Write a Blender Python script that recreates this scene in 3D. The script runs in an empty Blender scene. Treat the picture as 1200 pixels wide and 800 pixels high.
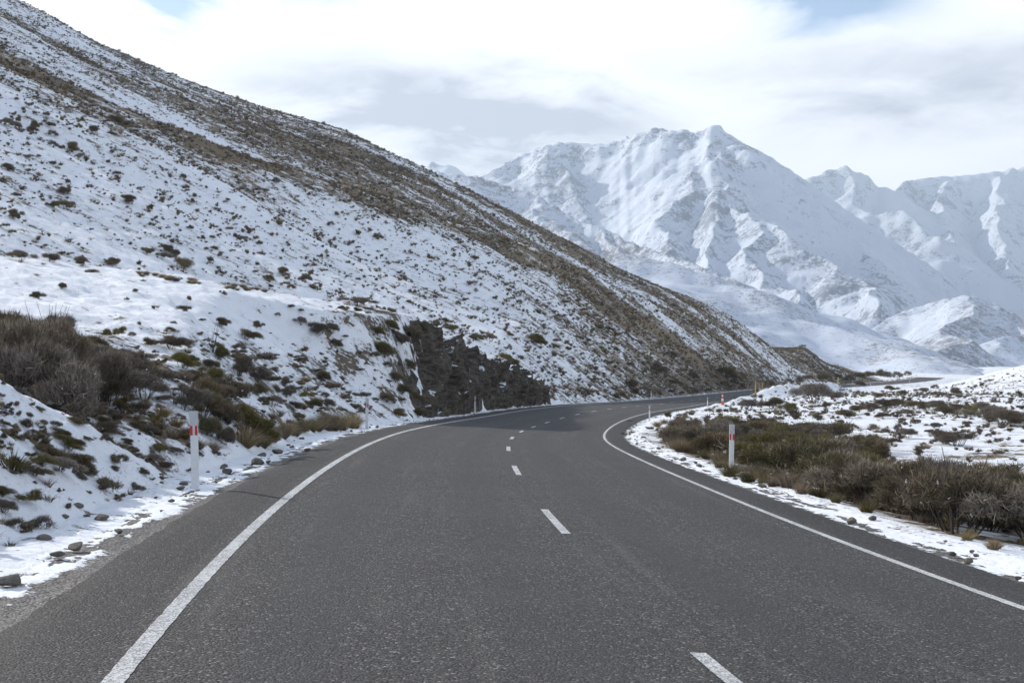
import bpy, bmesh, math, random
import numpy as np
from mathutils import Vector, Matrix, Euler

# ------------------------------------------------------------------ camera, sky, sun, exposure
SC = bpy.context.scene
COL = SC.collection
FPX, HOR = 1602.5, 451.0            # focal length and horizon row, in pixels of the 1200 x 800 photograph
CZ = 1.75                           # camera height above the road
PITCH = math.atan((HOR - 400) / FPX)
cam_d = bpy.data.cameras.new('camera'); cam = bpy.data.objects.new('camera', cam_d); COL.objects.link(cam)
cam_d.sensor_width = 36; cam_d.lens = FPX / 1200 * 36; cam_d.clip_start = .1; cam_d.clip_end = 60000
cam.location = (0, 0, CZ); cam.rotation_euler = (math.pi / 2 + PITCH, 0, 0)
SC.camera = cam
SUN_AZ = math.radians(-48)          # to the left of the view direction
SUN_EL = math.radians(27)
sdir = Vector((math.sin(SUN_AZ) * math.cos(SUN_EL), math.cos(SUN_AZ) * math.cos(SUN_EL), math.sin(SUN_EL)))
sun_d = bpy.data.lights.new('sun', 'SUN'); sun_d.energy = 4.8; sun_d.angle = math.radians(.6); sun_d.color = (1, .94, .86)
sun = bpy.data.objects.new('sun', sun_d); COL.objects.link(sun)
sun.rotation_euler = sdir.to_track_quat('Z', 'Y').to_euler()
SC.view_settings.view_transform = 'Standard'; SC.view_settings.look = 'None'
SC.view_settings.exposure = .2; SC.view_settings.gamma = 1
SC.cycles.max_bounces = 6; SC.cycles.diffuse_bounces = 3; SC.cycles.use_denoising = True

class NT:
    """small helper for node trees"""
    def __init__(s, tree): s.t = tree; tree.nodes.clear()
    def n(s, typ, **kw):
        nd = s.t.nodes.new(typ)
        for k, v in kw.items():
            if k == 'ins':
                for a, b in v.items():
                    if hasattr(b, 'node'): s.t.links.new(b, nd.inputs[a])
                    else: nd.inputs[a].default_value = b
            else: setattr(nd, k, v)
        return nd
    def l(s, a, b): s.t.links.new(a, b)
    def m(s, op, a, b=0., c=0., clamp=False):
        return s.n('ShaderNodeMath', operation=op, use_clamp=clamp, ins={0: a, 1: b, 2: c}).outputs[0]
    def vm(s, op, a, b=(0, 0, 0)): return s.n('ShaderNodeVectorMath', operation=op, ins={0: a, 1: b}).outputs[0]
    def ss(s, x, a, b):
        return s.n('ShaderNodeMapRange', interpolation_type='SMOOTHSTEP', clamp=True, ins={0: x, 1: a, 2: b, 3: 0., 4: 1.}).outputs[0]
    def noise(s, vec, scale, detail=4., rough=.5, dist=0.):
        return s.n('ShaderNodeTexNoise', ins={'Vector': vec, 'Scale': scale, 'Detail': detail, 'Roughness': rough, 'Distortion': dist}).outputs[0]
    def mix(s, f, a, b):
        nd = s.t.nodes.new('ShaderNodeMix'); nd.data_type = 'RGBA'; nd.clamp_factor = True
        for i, v in ((0, f), (6, a), (7, b)):
            if hasattr(v, 'node'): s.t.links.new(v, nd.inputs[i])
            else: nd.inputs[i].default_value = v if i == 0 else (tuple(v) + (1,))[:4]
        return nd.outputs[2]

def build_world():
    w = bpy.data.worlds.new('World'); SC.world = w; w.use_nodes = True
    N = NT(w.node_tree)
    sky = N.n('ShaderNodeTexSky', sky_type='NISHITA', sun_disc=False)
    sky.sun_elevation = SUN_EL; sky.sun_rotation = SUN_AZ; sky.altitude = 700; sky.air_density = 1.0; sky.dust_density = .6
    d = N.n('ShaderNodeTexCoord').outputs['Generated']
    xyz = N.n('ShaderNodeSeparateXYZ', ins={0: d})
    x, y, z = xyz.outputs
    zz = N.m('MAXIMUM', z, 0.)
    k = N.m('ADD', zz, .16)
    p = N.n('ShaderNodeCombineXYZ', ins={0: N.m('DIVIDE', x, k), 1: N.m('DIVIDE', y, k), 2: 0.}).outputs[0]
    big = N.noise(p, 1.15, 7., .55, .35)
    mid = N.noise(N.vm('ADD', p, (7.3, 2.1, 0)), 2.6, 6., .55, .5)
    az = N.m('ARCTAN2', x, y); el = N.m('ARCSINE', z)
    warp = N.m('MULTIPLY', N.m('SUBTRACT', mid, .5), .16)
    def blob(px, py, wx, wy, tilt=0.):       # a soft cloud at a direction of the sky
        a0 = math.atan((px - 600) / FPX); e0 = math.atan((HOR - py) / FPX)
        da = N.m('ADD', N.m('SUBTRACT', az, a0), warp); de = N.m('ADD', N.m('SUBTRACT', el, e0), N.m('MULTIPLY', warp, .55))
        c, s_ = math.cos(tilt), math.sin(tilt)
        u = N.m('DIVIDE', N.m('ADD', N.m('MULTIPLY', da, c), N.m('MULTIPLY', de, s_)), wx / FPX)
        v = N.m('DIVIDE', N.m('SUBTRACT', N.m('MULTIPLY', de, c), N.m('MULTIPLY', da, s_)), wy / FPX)
        q = N.m('ADD', N.m('MULTIPLY', u, u), N.m('MULTIPLY', v, v))
        return N.m('POWER', 2.718, N.m('MULTIPLY', q, -1.))
    def add(*a):
        r = a[0]
        for b in a[1:]: r = N.m('ADD', r, b)
        return r
    gap = add(N.m('MULTIPLY', blob(985, -4, 100, 32, -.1), 1.5), N.m('MULTIPLY', blob(218, 2, 30, 16, -.7), 1.2), N.m('MULTIPLY', blob(355, -12, 70, 16), .8), N.m('MULTIPLY', blob(960, 38, 60, 14), .35))
    clear = N.m('ADD', N.ss(big, .56, .70), N.m('MULTIPLY', gap, .95), 0)
    low = N.ss(el, .27, .46)                                   # near the horizon the gaps close up
    clear = N.m('ADD', N.m('MULTIPLY', N.ss(big, .36, .52), low), N.m('MULTIPLY', gap, N.m('ADD', .55, N.m('MULTIPLY', mid, .8))), clamp=True)
    grey = add(N.m('MULTIPLY', blob(575, 138, 165, 44, -.25), 1.15), N.m('MULTIPLY', blob(440, 140, 80, 50), .35),
               N.m('MULTIPLY', blob(1010, 95, 260, 34, -.1), .28), N.m('MULTIPLY', blob(1180, 130, 230, 70), .36), N.m('MULTIPLY', blob(330, 95, 60, 26), .3))
    fine = N.noise(N.vm('ADD', p, (1.7, 9.2, 0)), 6.5, 7., .58, .8)
    gsoft = N.m('ADD', N.m('MULTIPLY', grey, N.m('ADD', -.42, N.m('ADD', N.m('MULTIPLY', mid, 1.5), N.m('MULTIPLY', fine, 2.1)))), N.m('MULTIPLY', N.ss(mid, .5, .75), .12), clamp=True)
    ccol = N.mix(gsoft, (1.24, 1.26, 1.31), (.58, .63, .73))
    clouds = N.n('ShaderNodeBackground', ins={0: ccol, 1: 1.0}).outputs[0]
    blue = N.n('ShaderNodeBackground', ins={0: sky.outputs[0], 1: .15}).outputs[0]
    mx = N.n('ShaderNodeMixShader', ins={0: clear, 1: clouds, 2: blue}).outputs[0]
    N.n('ShaderNodeOutputWorld', ins={0: mx})
build_world()

# ------------------------------------------------------------------ numeric helpers
rng = np.random.default_rng(7)
random.seed(7)
def _hash(ix, iy, seed):
    h = (ix.astype(np.int64) * 374761393 + iy.astype(np.int64) * 668265263 + seed * 1442695041) & 0xFFFFFFFF
    h = ((h ^ (h >> 13)) * 1274126177) & 0xFFFFFFFF
    return (h ^ (h >> 16)) & 0xFFFF
def perlin(x, y, seed=0):
    x = np.asarray(x, float); y = np.asarray(y, float)
    xi = np.floor(x); yi = np.floor(y); xf = x - xi; yf = y - yi
    u = xf * xf * xf * (xf * (xf * 6 - 15) + 10); v = yf * yf * yf * (yf * (yf * 6 - 15) + 10)
    def g(dx, dy):
        a = _hash(xi + dx, yi + dy, seed) * (2 * math.pi / 65536)
        return np.cos(a) * (xf - dx) + np.sin(a) * (yf - dy)
    a = g(0, 0); b = g(1, 0); c = g(0, 1); d = g(1, 1)
    return 1.5 * ((a * (1 - u) + b * u) * (1 - v) + (c * (1 - u) + d * u) * v)
def fbm(x, y, octv=4, seed=0, gain=.5, lac=2.03):
    r = 0; a = 1; s = 0
    for i in range(octv):
        r = r + a * perlin(x, y, seed + i * 17); s += a; x = x * lac + 3.1; y = y * lac - 1.7; a *= gain
    return r / s
def ridged(x, y, octv=5, seed=0, gain=.5):
    r = 0; a = 1; s = 0; w = 1
    for i in range(octv):
        n = 1 - np.abs(perlin(x, y, seed + i * 13)) * 1.25
        n = np.clip(n, 0, 1) ** 2
        r = r + a * n * w; s += a; w = np.clip(n * 1.6, 0, 1); x = x * 2.05 + 1.3; y = y * 2.05 + 4.7; a *= gain
    return r / s
def sst(x, a, b):
    t = np.clip((x - a) / (b - a), 0, 1); return t * t * (3 - 2 * t)
def smax(a, b, k): h = np.clip(.5 + .5 * (a - b) / k, 0, 1); return b * (1 - h) + a * h + k * h * (1 - h)
def smin(a, b, k): return -smax(-a, -b, k)
def gauss(x, w): return np.exp(-(x / w) ** 2)

# ------------------------------------------------------------------ the road's line (metres; fitted to the painted lines)
S0, DS = -80.0, .5
CK = np.arange(-22, 520, 16.); ZK = np.arange(-22, 520, 40.); EK = np.array([-22, 20, 50, 80, 120, 170, 300, 520.])
CV = [0.00827, 0.00535, 0.00244, 0.00298, 0.00278, 0.00262, 0.00285, 0.00212, 0.00123, 0.00064, 0.0005, 0.00068, 0.00077, 0.0006, 0.00031, 0.00019, 0.00047, 0.00118, 0.00206, 0.00269, 0.00285, 0.00254, 0.00189, 0.0011, 0.0003, -0.00043, -0.00102, -0.00144, -0.0017, -0.00177, -0.00171, -0.00155, -0.00134, -0.00113]
ZV = [-1.809, -1.67, -2.149, -2.028, -2.15, -2.011, -1.823, -1.455, -1.0, -0.465, 0.217, 0.981, 1.82, 2.712]
EV = [0.0446, 0.0709, 0.0921, 0.093, 0.077, 0.0564, 0.0372, 0.0331]
ss_ = np.arange(S0, 640, DS)
_k = np.interp(ss_, CK, CV); _k = np.where(ss_ < -22, .006, _k); _k = np.where(ss_ > 520, 0, _k)
_i0 = int(round(-S0 / DS))
hd_ = np.cumsum(_k) * DS; hd_ = hd_ - hd_[_i0] - .06878
cx_ = np.cumsum(np.sin(hd_)) * DS; cy_ = np.cumsum(np.cos(hd_)) * DS
cx_ += .6336 - cx_[_i0]; cy_ += 16.0123 - cy_[_i0]
_z = np.interp(ss_, ZK, ZV); _kn = np.ones(51) / 51; cz_ = np.convolve(np.pad(_z, 25, mode='edge'), _kn, 'valid') + CZ
ce_ = np.interp(ss_, EK, EV)
def road_pt(s, t):
    s = np.asarray(s, float); h = np.interp(s, ss_, hd_)
    return np.interp(s, ss_, cx_) + np.cos(h) * t, np.interp(s, ss_, cy_) - np.sin(h) * t
def road_z(s, t): return np.interp(s, ss_, cz_) - np.interp(s, ss_, ce_) * np.clip(t, -4.7, 4.7)
def road_st(x, y):
    """along / across the road for points (flat arrays)"""
    x = np.asarray(x, float).ravel(); y = np.asarray(y, float).ravel()
    s = np.full(x.shape, 1e4); t = np.full(x.shape, 1e4)
    cs = slice(0, None, 8); px_, py_ = cx_[cs], cy_[cs]
    near = np.where((np.hypot(x, y) < 700))[0]
    for i in range(0, len(near), 40000):
        ii = near[i:i + 40000]
        d = (x[ii, None] - px_) ** 2 + (y[ii, None] - py_) ** 2
        j = np.argmin(d, 1) * 8
        h = hd_[j]
        for _ in range(2):
            h = np.interp(j * DS + S0 if _ == 0 else s[ii], ss_, hd_)
            base = (j * DS + S0) if _ == 0 else s[ii]
            bx = np.interp(base, ss_, cx_); by = np.interp(base, ss_, cy_)
            s[ii] = base + (x[ii] - bx) * np.sin(h) + (y[ii] - by) * np.cos(h)
        h = np.interp(s[ii], ss_, hd_)
        bx = np.interp(s[ii], ss_, cx_); by = np.interp(s[ii], ss_, cy_)
        t[ii] = (x[ii] - bx) * np.cos(h) - (y[ii] - by) * np.sin(h)
    return s, t

# ------------------------------------------------------------------ the land's shape
PXS = lambda x, y: 600 + FPX * x / np.maximum(y, 1.)
SKY_PX = [-500, -200, 30, 110, 215, 300, 400, 500, 600, 720, 850, 940, 955, 975, 1000, 1040, 1060, 1078, 1110, 1400]
SKY_PY = [-230, -105, 0, 45, 92, 122, 150, 195, 245, 310, 366, 404, 412, 423, 428, 432, 437, 443, 452, 460]
CREST_PX = [-400, 0, 130, 300, 500, 640, 850, 1000]; CREST_Y = [180, 189, 188, 195, 238, 263, 291, 330]
def hill(x, y):
    yy = np.maximum(y, 1.)
    z = -18.5 - .435 * x + .163 * y
    cap = np.interp(PXS(x, yy), [-500, 30, 215, 400, 600, 720, 945, 1200], [430, 440, 440, 470, 450, 400, 360, 330])
    over = np.maximum(y - cap * .75, 0)
    z = z - over ** 2 * .00085
    cr = np.interp(PXS(x, yy), CREST_PX, CREST_Y)
    z = z + 2.6 * gauss(y - cr, 24) - 2.2 * gauss(y - cr - 48, 30)
    n = fbm(x / 60, y / 60, 4, 3) * 3.0 + fbm(x / 14, y / 14, 4, 5) * .55
    # shallow runnels down the fall line
    u = (x * .351 + y * .936); v = (-x * .936 + y * .351)
    n = n + ridged(u / 26 + .15 * fbm(x / 40, y / 40, 2, 9), v / 160, 3, 11) * 1.6 - .8
    return z + n * sst(y, 70, 160)
def land(x, y, s, t):
    x = np.asarray(x, float); y = np.asarray(y, float)
    ry = np.interp(s, ss_, cz_)                         # road level beside
    plain = -2.75 + CZ + .0035 * np.maximum(y - 60, 0) + fbm(x / 30, y / 30, 3, 21) * .45 + fbm(x / 6, y / 6, 3, 22) * .10
    plain = plain + 8.2 * np.exp(-(((x - 128) / 22) ** 2 + ((y - 305) / 48) ** 2)) + 2.2 * np.exp(-(((x - 70) / 30) ** 2 + ((y - 215) / 40) ** 2)) * .25
    plain = plain + sst(y, 420, 1500) * 14 + fbm(x / 300, y / 300, 3, 23) * sst(y, 400, 900) * 10
    hl = hill(x, y) + CZ
    hl = np.where(y < 40, np.minimum(hl, -18.5 - .435 * x + .163 * 40 + CZ), hl)
    terr = -3.98 - .194 * x + .0903 * y + CZ + fbm(x / 9, y / 9, 3, 31) * .28 + fbm(x / 2.2, y / 2.2, 3, 32) * .07
    ex = np.interp(x, [-60, -22.5, -18.5, -12.8, -8.3, -5.4, 3, 20], [38, 60, 66, 70.5, 73.6, 79, 104, 122])   # far brink of the terrace
    terr = terr - np.maximum(y - 73, 0) * .085 * sst(x, -11, -5)
    over = np.maximum(y - ex, 0)
    terr = terr - over * np.interp(over, [0, 2, 8], [.05, .25, .42])
    hump = .10 + CZ + .10 * np.maximum(-x - 6, 0) - np.maximum(y - 19.3, 0) * .75 + fbm(x / 3, y / 3, 3, 41) * .22 + fbm(x / .8, y / .8, 3, 42) * .06 - np.maximum(y - 15, 0) * .03
    nose = CZ - 1.75 + np.interp(s, [44, 50, 56, 63, 80, 90, 97, 101, 104], [-2, 3.0, 4.2, 4.6, 3.4, 2.4, 1.5, .6, -1.]) - np.maximum(-t - 9.5, 0) * .5 + fbm(x / 3, y / 3, 3, 55) * .3
    nose = np.where((s > 43) & (s < 106) & (t > -40), nose, -50.)
    terr = smax(terr, nose, .4)
    left = smax(smax(terr, hump, .25), np.where(y > 0, hl, hl * .3), 1.0)
    left = smax(left, plain, .6)
    tw = t + fbm(x / 2.5, y / 2.5, 3, 51) * .35 + fbm(x / 11, y / 11, 2, 52) * .35
    k = np.interp(s, [-30, 22, 34, 46, 58, 98, 104, 112, 640], [.8, .8, .62, .7, 2.9, 3.4, 1.5, .75, .75])
    lv = road_z(s, np.full_like(s, -4.7))
    a = np.maximum(-tw - 5.35 - .25 * (1 - sst(y, 20, 26)), 0)
    rough = (fbm(x / .9, y / .9, 4, 53) * .16 + fbm(x / 3.2, y / 3.2, 3, 54) * .2) * sst(a, .05, .7) * (y < 140)
    zl = smin(left, lv + a * k - .02, .22) + rough
    zl = smax(zl, lv - a * .35 - .1, .15)
    rv = road_z(s, np.full_like(s, 4.7))
    b = np.maximum(tw - 5.5, 0)
    zr = smin(np.where(x > 0, smax(plain, hl, 1.), plain), rv + b * .6, .2)
    zr = smax(zr, rv - b * .16 - .05, .2)
    z = np.where(t < 0, zl, zr)
    flat = 1 - sst(np.abs(t), 4.9, 5.6)
    z = z * (1 - flat) + road_z(s, t) * flat
    far = (np.abs(t) > 9e3)
    z = np.where(far, smax(np.where(y > 0, hl, hl * .3), plain, 1.), z)
    # the carriageway lies over the ground
    z = z - .09 * (1 - sst(np.abs(t), 4.6, 5.45))
    return z

# polar grid about the viewpoint: fine where the photograph looks, coarse behind
th = np.radians(np.concatenate([np.linspace(-180, -60, 18)[:-1], np.linspace(-60, -22.5, 26)[:-1], np.linspace(-22.5, 22.5, 620), np.linspace(22.5, 60, 26)[1:], np.linspace(60, 180, 18)[1:]]))
rr = np.exp(np.concatenate([np.arange(math.log(1.2), math.log(6), .06), np.arange(math.log(6), math.log(60), .007), np.arange(math.log(60), math.log(560), .0068), np.arange(math.log(560), math.log(9500), .06)]))
TH, RR = np.meshgrid(th, rr)
GX = RR * np.sin(TH); GY = RR * np.cos(TH)
GS, GT = road_st(GX, GY); GS = GS.reshape(GX.shape); GT = GT.reshape(GX.shape)
GZ = land(GX, GY, GS, GT)
# trim the long hill so that its skyline follows the photograph's
colpx = 600 + FPX * np.tan(np.clip(th, -1.2, 1.2))
msk = (RR > 300) & (RR < 600)
sl = np.where(msk, (GZ - CZ) / np.maximum(GY, 1), -9).max(0)
tgt = (HOR - np.interp(colpx, SKY_PX, SKY_PY)) / FPX
dcor = np.where((np.abs(th) < .9) & (colpx < 1085), tgt - sl, 0)
ker = np.ones(9) / 9; dcor = np.convolve(np.pad(dcor, 4, mode='edge'), ker, 'valid')
GZ = GZ + dcor[None, :] * GY * sst(RR, 190, 400) * (1 - .0 * RR) * np.where(GY > 0, 1, 0) * sst(np.abs(GT), 6, 40) * (GT < 0) * (1 - sst(RR, 900, 1500))
_lr = np.log(rr)
def zat(x, y):
    """height of the ground mesh at points"""
    x = np.asarray(x, float); y = np.asarray(y, float)
    r = np.log(np.hypot(x, y)); a = np.arctan2(x, y)
    i = np.clip(np.interp(r, _lr, np.arange(len(rr))), 0, len(rr) - 1.001); j = np.clip(np.interp(a, th, np.arange(len(th))), 0, len(th) - 1.001)
    i0 = i.astype(int); j0 = j.astype(int); fi = i - i0; fj = j - j0
    return (GZ[i0, j0] * (1 - fj) + GZ[i0, j0 + 1] * fj) * (1 - fi) + (GZ[i0 + 1, j0] * (1 - fj) + GZ[i0 + 1, j0 + 1] * fj) * fi
def ray(px, py):
    d = Vector(((px - 600) / FPX, 1, (400 - py) / FPX)); c, s = math.cos(PITCH), math.sin(PITCH)
    return Vector((d.x, d.y * c - d.z * s, d.y * s + d.z * c))
def hit(px, py, rmin=5.):
    """where the sight line of a photo pixel meets the ground"""
    d = ray(px, py); hl_ = math.hypot(d.x, d.y)
    q = np.exp(np.arange(math.log(rmin), math.log(2500), .004))
    x = d.x / hl_ * q; y = d.y / hl_ * q; zr_ = CZ + d.z / hl_ * q; g = zat(x, y)
    k = np.where(zr_ <= g)[0]
    if len(k) == 0: return None
    k = k[0]
    if k > 0:
        a = zr_[k - 1] - g[k - 1]; b = g[k] - zr_[k]; f = a / max(a + b, 1e-9)
        return x[k - 1] + (x[k] - x[k - 1]) * f, y[k - 1] + (y[k] - y[k - 1]) * f
    return x[k], y[k]
def slope_normal(x, y, e=.5):
    return Vector((float(zat(x - e, y) - zat(x + e, y)), float(zat(x, y - e) - zat(x, y + e)), 2 * e)).normalized()

# ------------------------------------------------------------------ mesh helpers
def mesh_np(name, v, f, mat=None, smooth=True, attrs=None, uv=None):
    """v: (n,3); f: (m,k) of equal sized faces"""
    v = np.asarray(v, np.float32); f = np.asarray(f, np.int32); k = f.shape[1]
    me = bpy.data.meshes.new(name); me.vertices.add(len(v)); me.vertices.foreach_set('co', v.ravel())
    me.loops.add(f.size); me.loops.foreach_set('vertex_index', f.ravel())
    me.polygons.add(len(f)); me.polygons.foreach_set('loop_start', np.arange(0, f.size, k, dtype=np.int32)); me.polygons.foreach_set('loop_total', np.full(len(f), k, np.int32))
    if smooth: me.polygons.foreach_set('use_smooth', np.ones(len(f), bool))
    me.update(calc_edges=True)
    for n, a in (attrs or {}).items():
        at = me.attributes.new(n, 'FLOAT', 'POINT'); at.data.foreach_set('value', np.asarray(a, np.float32).ravel())
    if uv is not None:
        l = me.uv_layers.new(name='UVMap'); l.data.foreach_set('uv', np.asarray(uv, np.float32)[f.ravel()].ravel())
    if mat: me.materials.append(mat)
    me.validate()
    return me
def grid_faces(nr, nc):
    i = np.arange(nr - 1)[:, None] * nc + np.arange(nc - 1)[None, :]
    return np.stack([i, i + 1, i + nc + 1, i + nc], -1).reshape(-1, 4)
def obj(name, me, parent=None, loc=(0, 0, 0), rot=(0, 0, 0), scale=(1, 1, 1)):
    o = bpy.data.objects.new(name, me); COL.objects.link(o); o.parent = parent
    o.location = loc; o.rotation_euler = rot; o.scale = scale
    return o
def tag(o, label=None, cat=None, group=None, kind=None):
    if label: o['label'] = label
    if cat: o['category'] = cat
    if group: o['group'] = group
    if kind: o['kind'] = kind
    return o
def newmat(name):
    m = bpy.data.materials.new(name); m.use_nodes = True
    return m, NT(m.node_tree)
def principled(N, col, rough=.8, spec=.3, normal=None, **kw):
    ins = {'Base Color': col if hasattr(col, 'node') else (tuple(col) + (1,))[:4], 'Roughness': rough, 'Specular IOR Level': spec}
    if normal is not None: ins['Normal'] = normal
    ins.update(kw)
    b = N.n('ShaderNodeBsdfPrincipled', ins=ins)
    N.n('ShaderNodeOutputMaterial', ins={0: b.outputs[0]})
    return b
def bump(N, h, strength=.5, dist=.02, prev=None):
    ins = {'Height': h, 'Strength': strength, 'Distance': dist}
    if prev is not None: ins['Normal'] = prev
    return N.n('ShaderNodeBump', ins=ins).outputs[0]

# ------------------------------------------------------------------ materials of the setting
SNOW = (.84, .865, .90)
def mat_ground():
    m, N = newmat('snowy_ground')
    P = N.n('ShaderNodeNewGeometry').outputs['Position']
    cov = N.n('ShaderNodeAttribute', attribute_name='cov').outputs['Fac']
    dark = N.n('ShaderNodeAttribute', attribute_name='soil').outputs['Fac']
    n1 = N.noise(P, .55, 11., .62, .3); n2 = N.noise(N.vm('ADD', P, (31, 7, 3)), 4.5, 6., .6)
    n = N.m('ADD', N.m('MULTIPLY', n1, .62), N.m('MULTIPLY', n2, .38))
    thr = N.m('ADD', .5, N.m('MULTIPLY', N.m('SUBTRACT', cov, .5), .27))
    snow = N.ss(N.m('SUBTRACT', thr, n), -.016, .02)
    speck = N.ss(N.m('ADD', N.noise(N.vm('ADD', P, (3, 51, 9)), 17., 5., .7), N.m('MULTIPLY', N.m('SUBTRACT', N.noise(P, 1.1, 3., .5), .5), .5)), N.m('ADD', .44, N.m('MULTIPLY', cov, .225)), N.m('ADD', .48, N.m('MULTIPLY', cov, .225)))
    snow = N.m('MULTIPLY', snow, N.m('SUBTRACT', 1., N.m('MULTIPLY', speck, .9)))
    c1 = N.noise(P, 9., 5., .65)
    grass = N.mix(c1, (.10, .073, .043), (.32, .24, .14))
    soil = N.mix(c1, (.035, .031, .028), (.11, .095, .08))
    bare = N.mix(dark, grass, soil)
    sn = N.mix(N.noise(P, 1.4, 6., .6), (.80, .83, .875), (.87, .89, .915))
    col = N.mix(snow, bare, sn)
    b1 = bump(N, N.m('ADD', N.m('MULTIPLY', snow, .8), N.m('MULTIPLY', N.noise(P, 14., 6., .65), .8)), .7, .06)
    b2 = bump(N, N.noise(P, 1.7, 6., .55), .55, .22, b1)
    principled(N, col, .72, .25, b2)
    return m
def mat_mountain(name, scale, amount, lo=(.15, .17, .21)):
    m, N = newmat(name)
    g = N.n('ShaderNodeNewGeometry'); P = g.outputs['Position']
    rock = N.n('ShaderNodeAttribute', attribute_name='rock').outputs['Fac']
    n1 = N.noise(P, scale, 12., .66, .2); n2 = N.noise(N.vm('ADD', P, (900, 40, 77)), scale * 5, 9., .7)
    nz = N.n('ShaderNodeSeparateXYZ', ins={0: g.outputs['Normal']}).outputs[2]
    steep = N.m('SUBTRACT', .86, nz)
    v = N.m('ADD', N.m('ADD', N.m('MULTIPLY', n1, .5), N.m('MULTIPLY', n2, .5)), N.m('ADD', N.m('MULTIPLY', steep, .06), N.m('MULTIPLY', rock, .10)))
    f = N.ss(v, amount, amount + .06)
    col = N.mix(N.m('MULTIPLY', f, .8), N.mix(N.noise(P, scale * 9, 8., .75), (.44, .50, .60), (.72, .77, .85)), lo)  # speckled snow, its tone lowered and blued to stand in for cloud shade
    nb = bump(N, n1, .6, .05 / scale, bump(N, n2, .6, .02 / scale))
    principled(N, col, .8, .15, nb)
    return m
def mat_asphalt():
    m, N = newmat('chip_seal')
    uv = N.n('ShaderNodeUVMap', uv_map='UVMap').outputs[0]
    P = N.n('ShaderNodeNewGeometry').outputs['Position']
    t = N.n('ShaderNodeSeparateXYZ', ins={0: uv}).outputs[0]
    vor = N.n('ShaderNodeTexVoronoi', ins={'Vector': P, 'Scale': 60., 'Randomness': 1.})
    chip = vor.outputs['Color']; dist = vor.outputs['Distance']
    chipv = N.n('ShaderNodeSeparateColor', ins={0: chip}).outputs[0]
    vor2 = N.n('ShaderNodeTexVoronoi', ins={'Vector': P, 'Scale': 24.}); big = N.n('ShaderNodeSeparateColor', ins={0: vor2.outputs['Color']}).outputs[1]
    base = N.mix(N.m('POWER', chipv, 2.1), (.016, .0152, .0146), (.142, .135, .127))
    base = N.mix(N.m('MULTIPLY', big, .5), base, (.05, .048, .046))
    glint = N.m('GREATER_THAN', N.n('ShaderNodeSeparateColor', ins={0: chip}).outputs[2], .965)
    base = N.mix(N.m('MULTIPLY', glint, .65), base, (.42, .41, .40))
    # wheel tracks run darker and smoother, dusty in between
    stv = N.n('ShaderNodeMapping', ins={0: uv, 3: (1.1, .05, 1)}).outputs[0]
    streak = N.noise(stv, 1.6, 5., .55)
    tr = N.m('ABSOLUTE', N.m('SUBTRACT', N.m('ABSOLUTE', N.m('SUBTRACT', N.m('ABSOLUTE', t), 1.75)), .85))
    track = N.m('SUBTRACT', 1., N.ss(tr, .1, .55))
    base = N.mix(N.m('MULTIPLY', track, N.m('MULTIPLY', streak, .8)), base, (.045, .045, .047))
    dust = N.ss(N.noise(stv, 3.0, 7., .6), .52, .72)
    base = N.mix(N.m('MULTIPLY', N.m('MULTIPLY', dust, .42), N.m('SUBTRACT', 1.1, track)), base, (.125, .117, .104))
    base = N.mix(N.m('MULTIPLY', N.ss(N.m('ABSOLUTE', t), 3.6, 3.75), .42), base, (.02, .019, .018))
    patch = N.ss(N.noise(P, .35, 5., .6), .4, .7)
    base = N.mix(N.m('MULTIPLY', patch, .22), base, (.088, .084, .079))
    h = N.m('SUBTRACT', N.m('MULTIPLY', chipv, .5), dist)
    nb = bump(N, h, .9, .012)
    principled(N, base, .78, .28, nb)
    return m
def mat_paint():
    m, N = newmat('road_paint')
    P = N.n('ShaderNodeNewGeometry').outputs['Position']
    v = N.n('ShaderNodeTexVoronoi', ins={'Vector': P, 'Scale': 62.})
    w = N.ss(N.m('ADD', N.m('ADD', N.m('MULTIPLY', N.noise(P, 16., 8., .75), .55), N.m('MULTIPLY', v.outputs['Distance'], .38)), N.m('MULTIPLY', N.noise(P, 1.1, 3., .5), .25)), .54, .66)
    col = N.mix(N.m('MULTIPLY', w, .8), N.mix(N.noise(P, 2.2, 4., .6), (.56, .56, .55), (.76, .76, .75)), (.15, .148, .143))
    principled(N, col, .6, .3, bump(N, v.outputs['Distance'], .6, .006))
    return m
def mat_verge():
    m, N = newmat('gravel_and_snow')
    P = N.n('ShaderNodeNewGeometry').outputs['Position']
    cov = N.n('ShaderNodeAttribute', attribute_name='cov').outputs['Fac']
    n = N.m('ADD', N.m('MULTIPLY', N.noise(P, 6.5, 9., .72), .6), N.m('MULTIPLY', N.noise(P, 38., 5., .65), .4))
    snow = N.ss(N.m('ADD', cov, N.m('MULTIPLY', N.m('SUBTRACT', n, .5), 2.2)), .42, .58)
    vor = N.n('ShaderNodeTexVoronoi', ins={'Vector': P, 'Scale': 42.})
    cv = N.n('ShaderNodeSeparateColor', ins={0: vor.outputs['Color']}).outputs[0]
    gr = N.mix(cv, (.045, .042, .04), (.20, .185, .17))
    col = N.mix(snow, gr, (.86, .88, .91))
    hh = N.m('ADD', N.m('MULTIPLY', snow, .9), N.m('MULTIPLY', N.m('SUBTRACT', .5, vor.outputs['Distance']), N.m('SUBTRACT', 1., N.m('MULTIPLY', snow, .85))))
    nb = bump(N, hh, .7, .02)
    nb = bump(N, N.noise(P, 9., 5., .6), .5, .05, nb)
    principled(N, col, .7, .3, nb)
    return m
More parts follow.
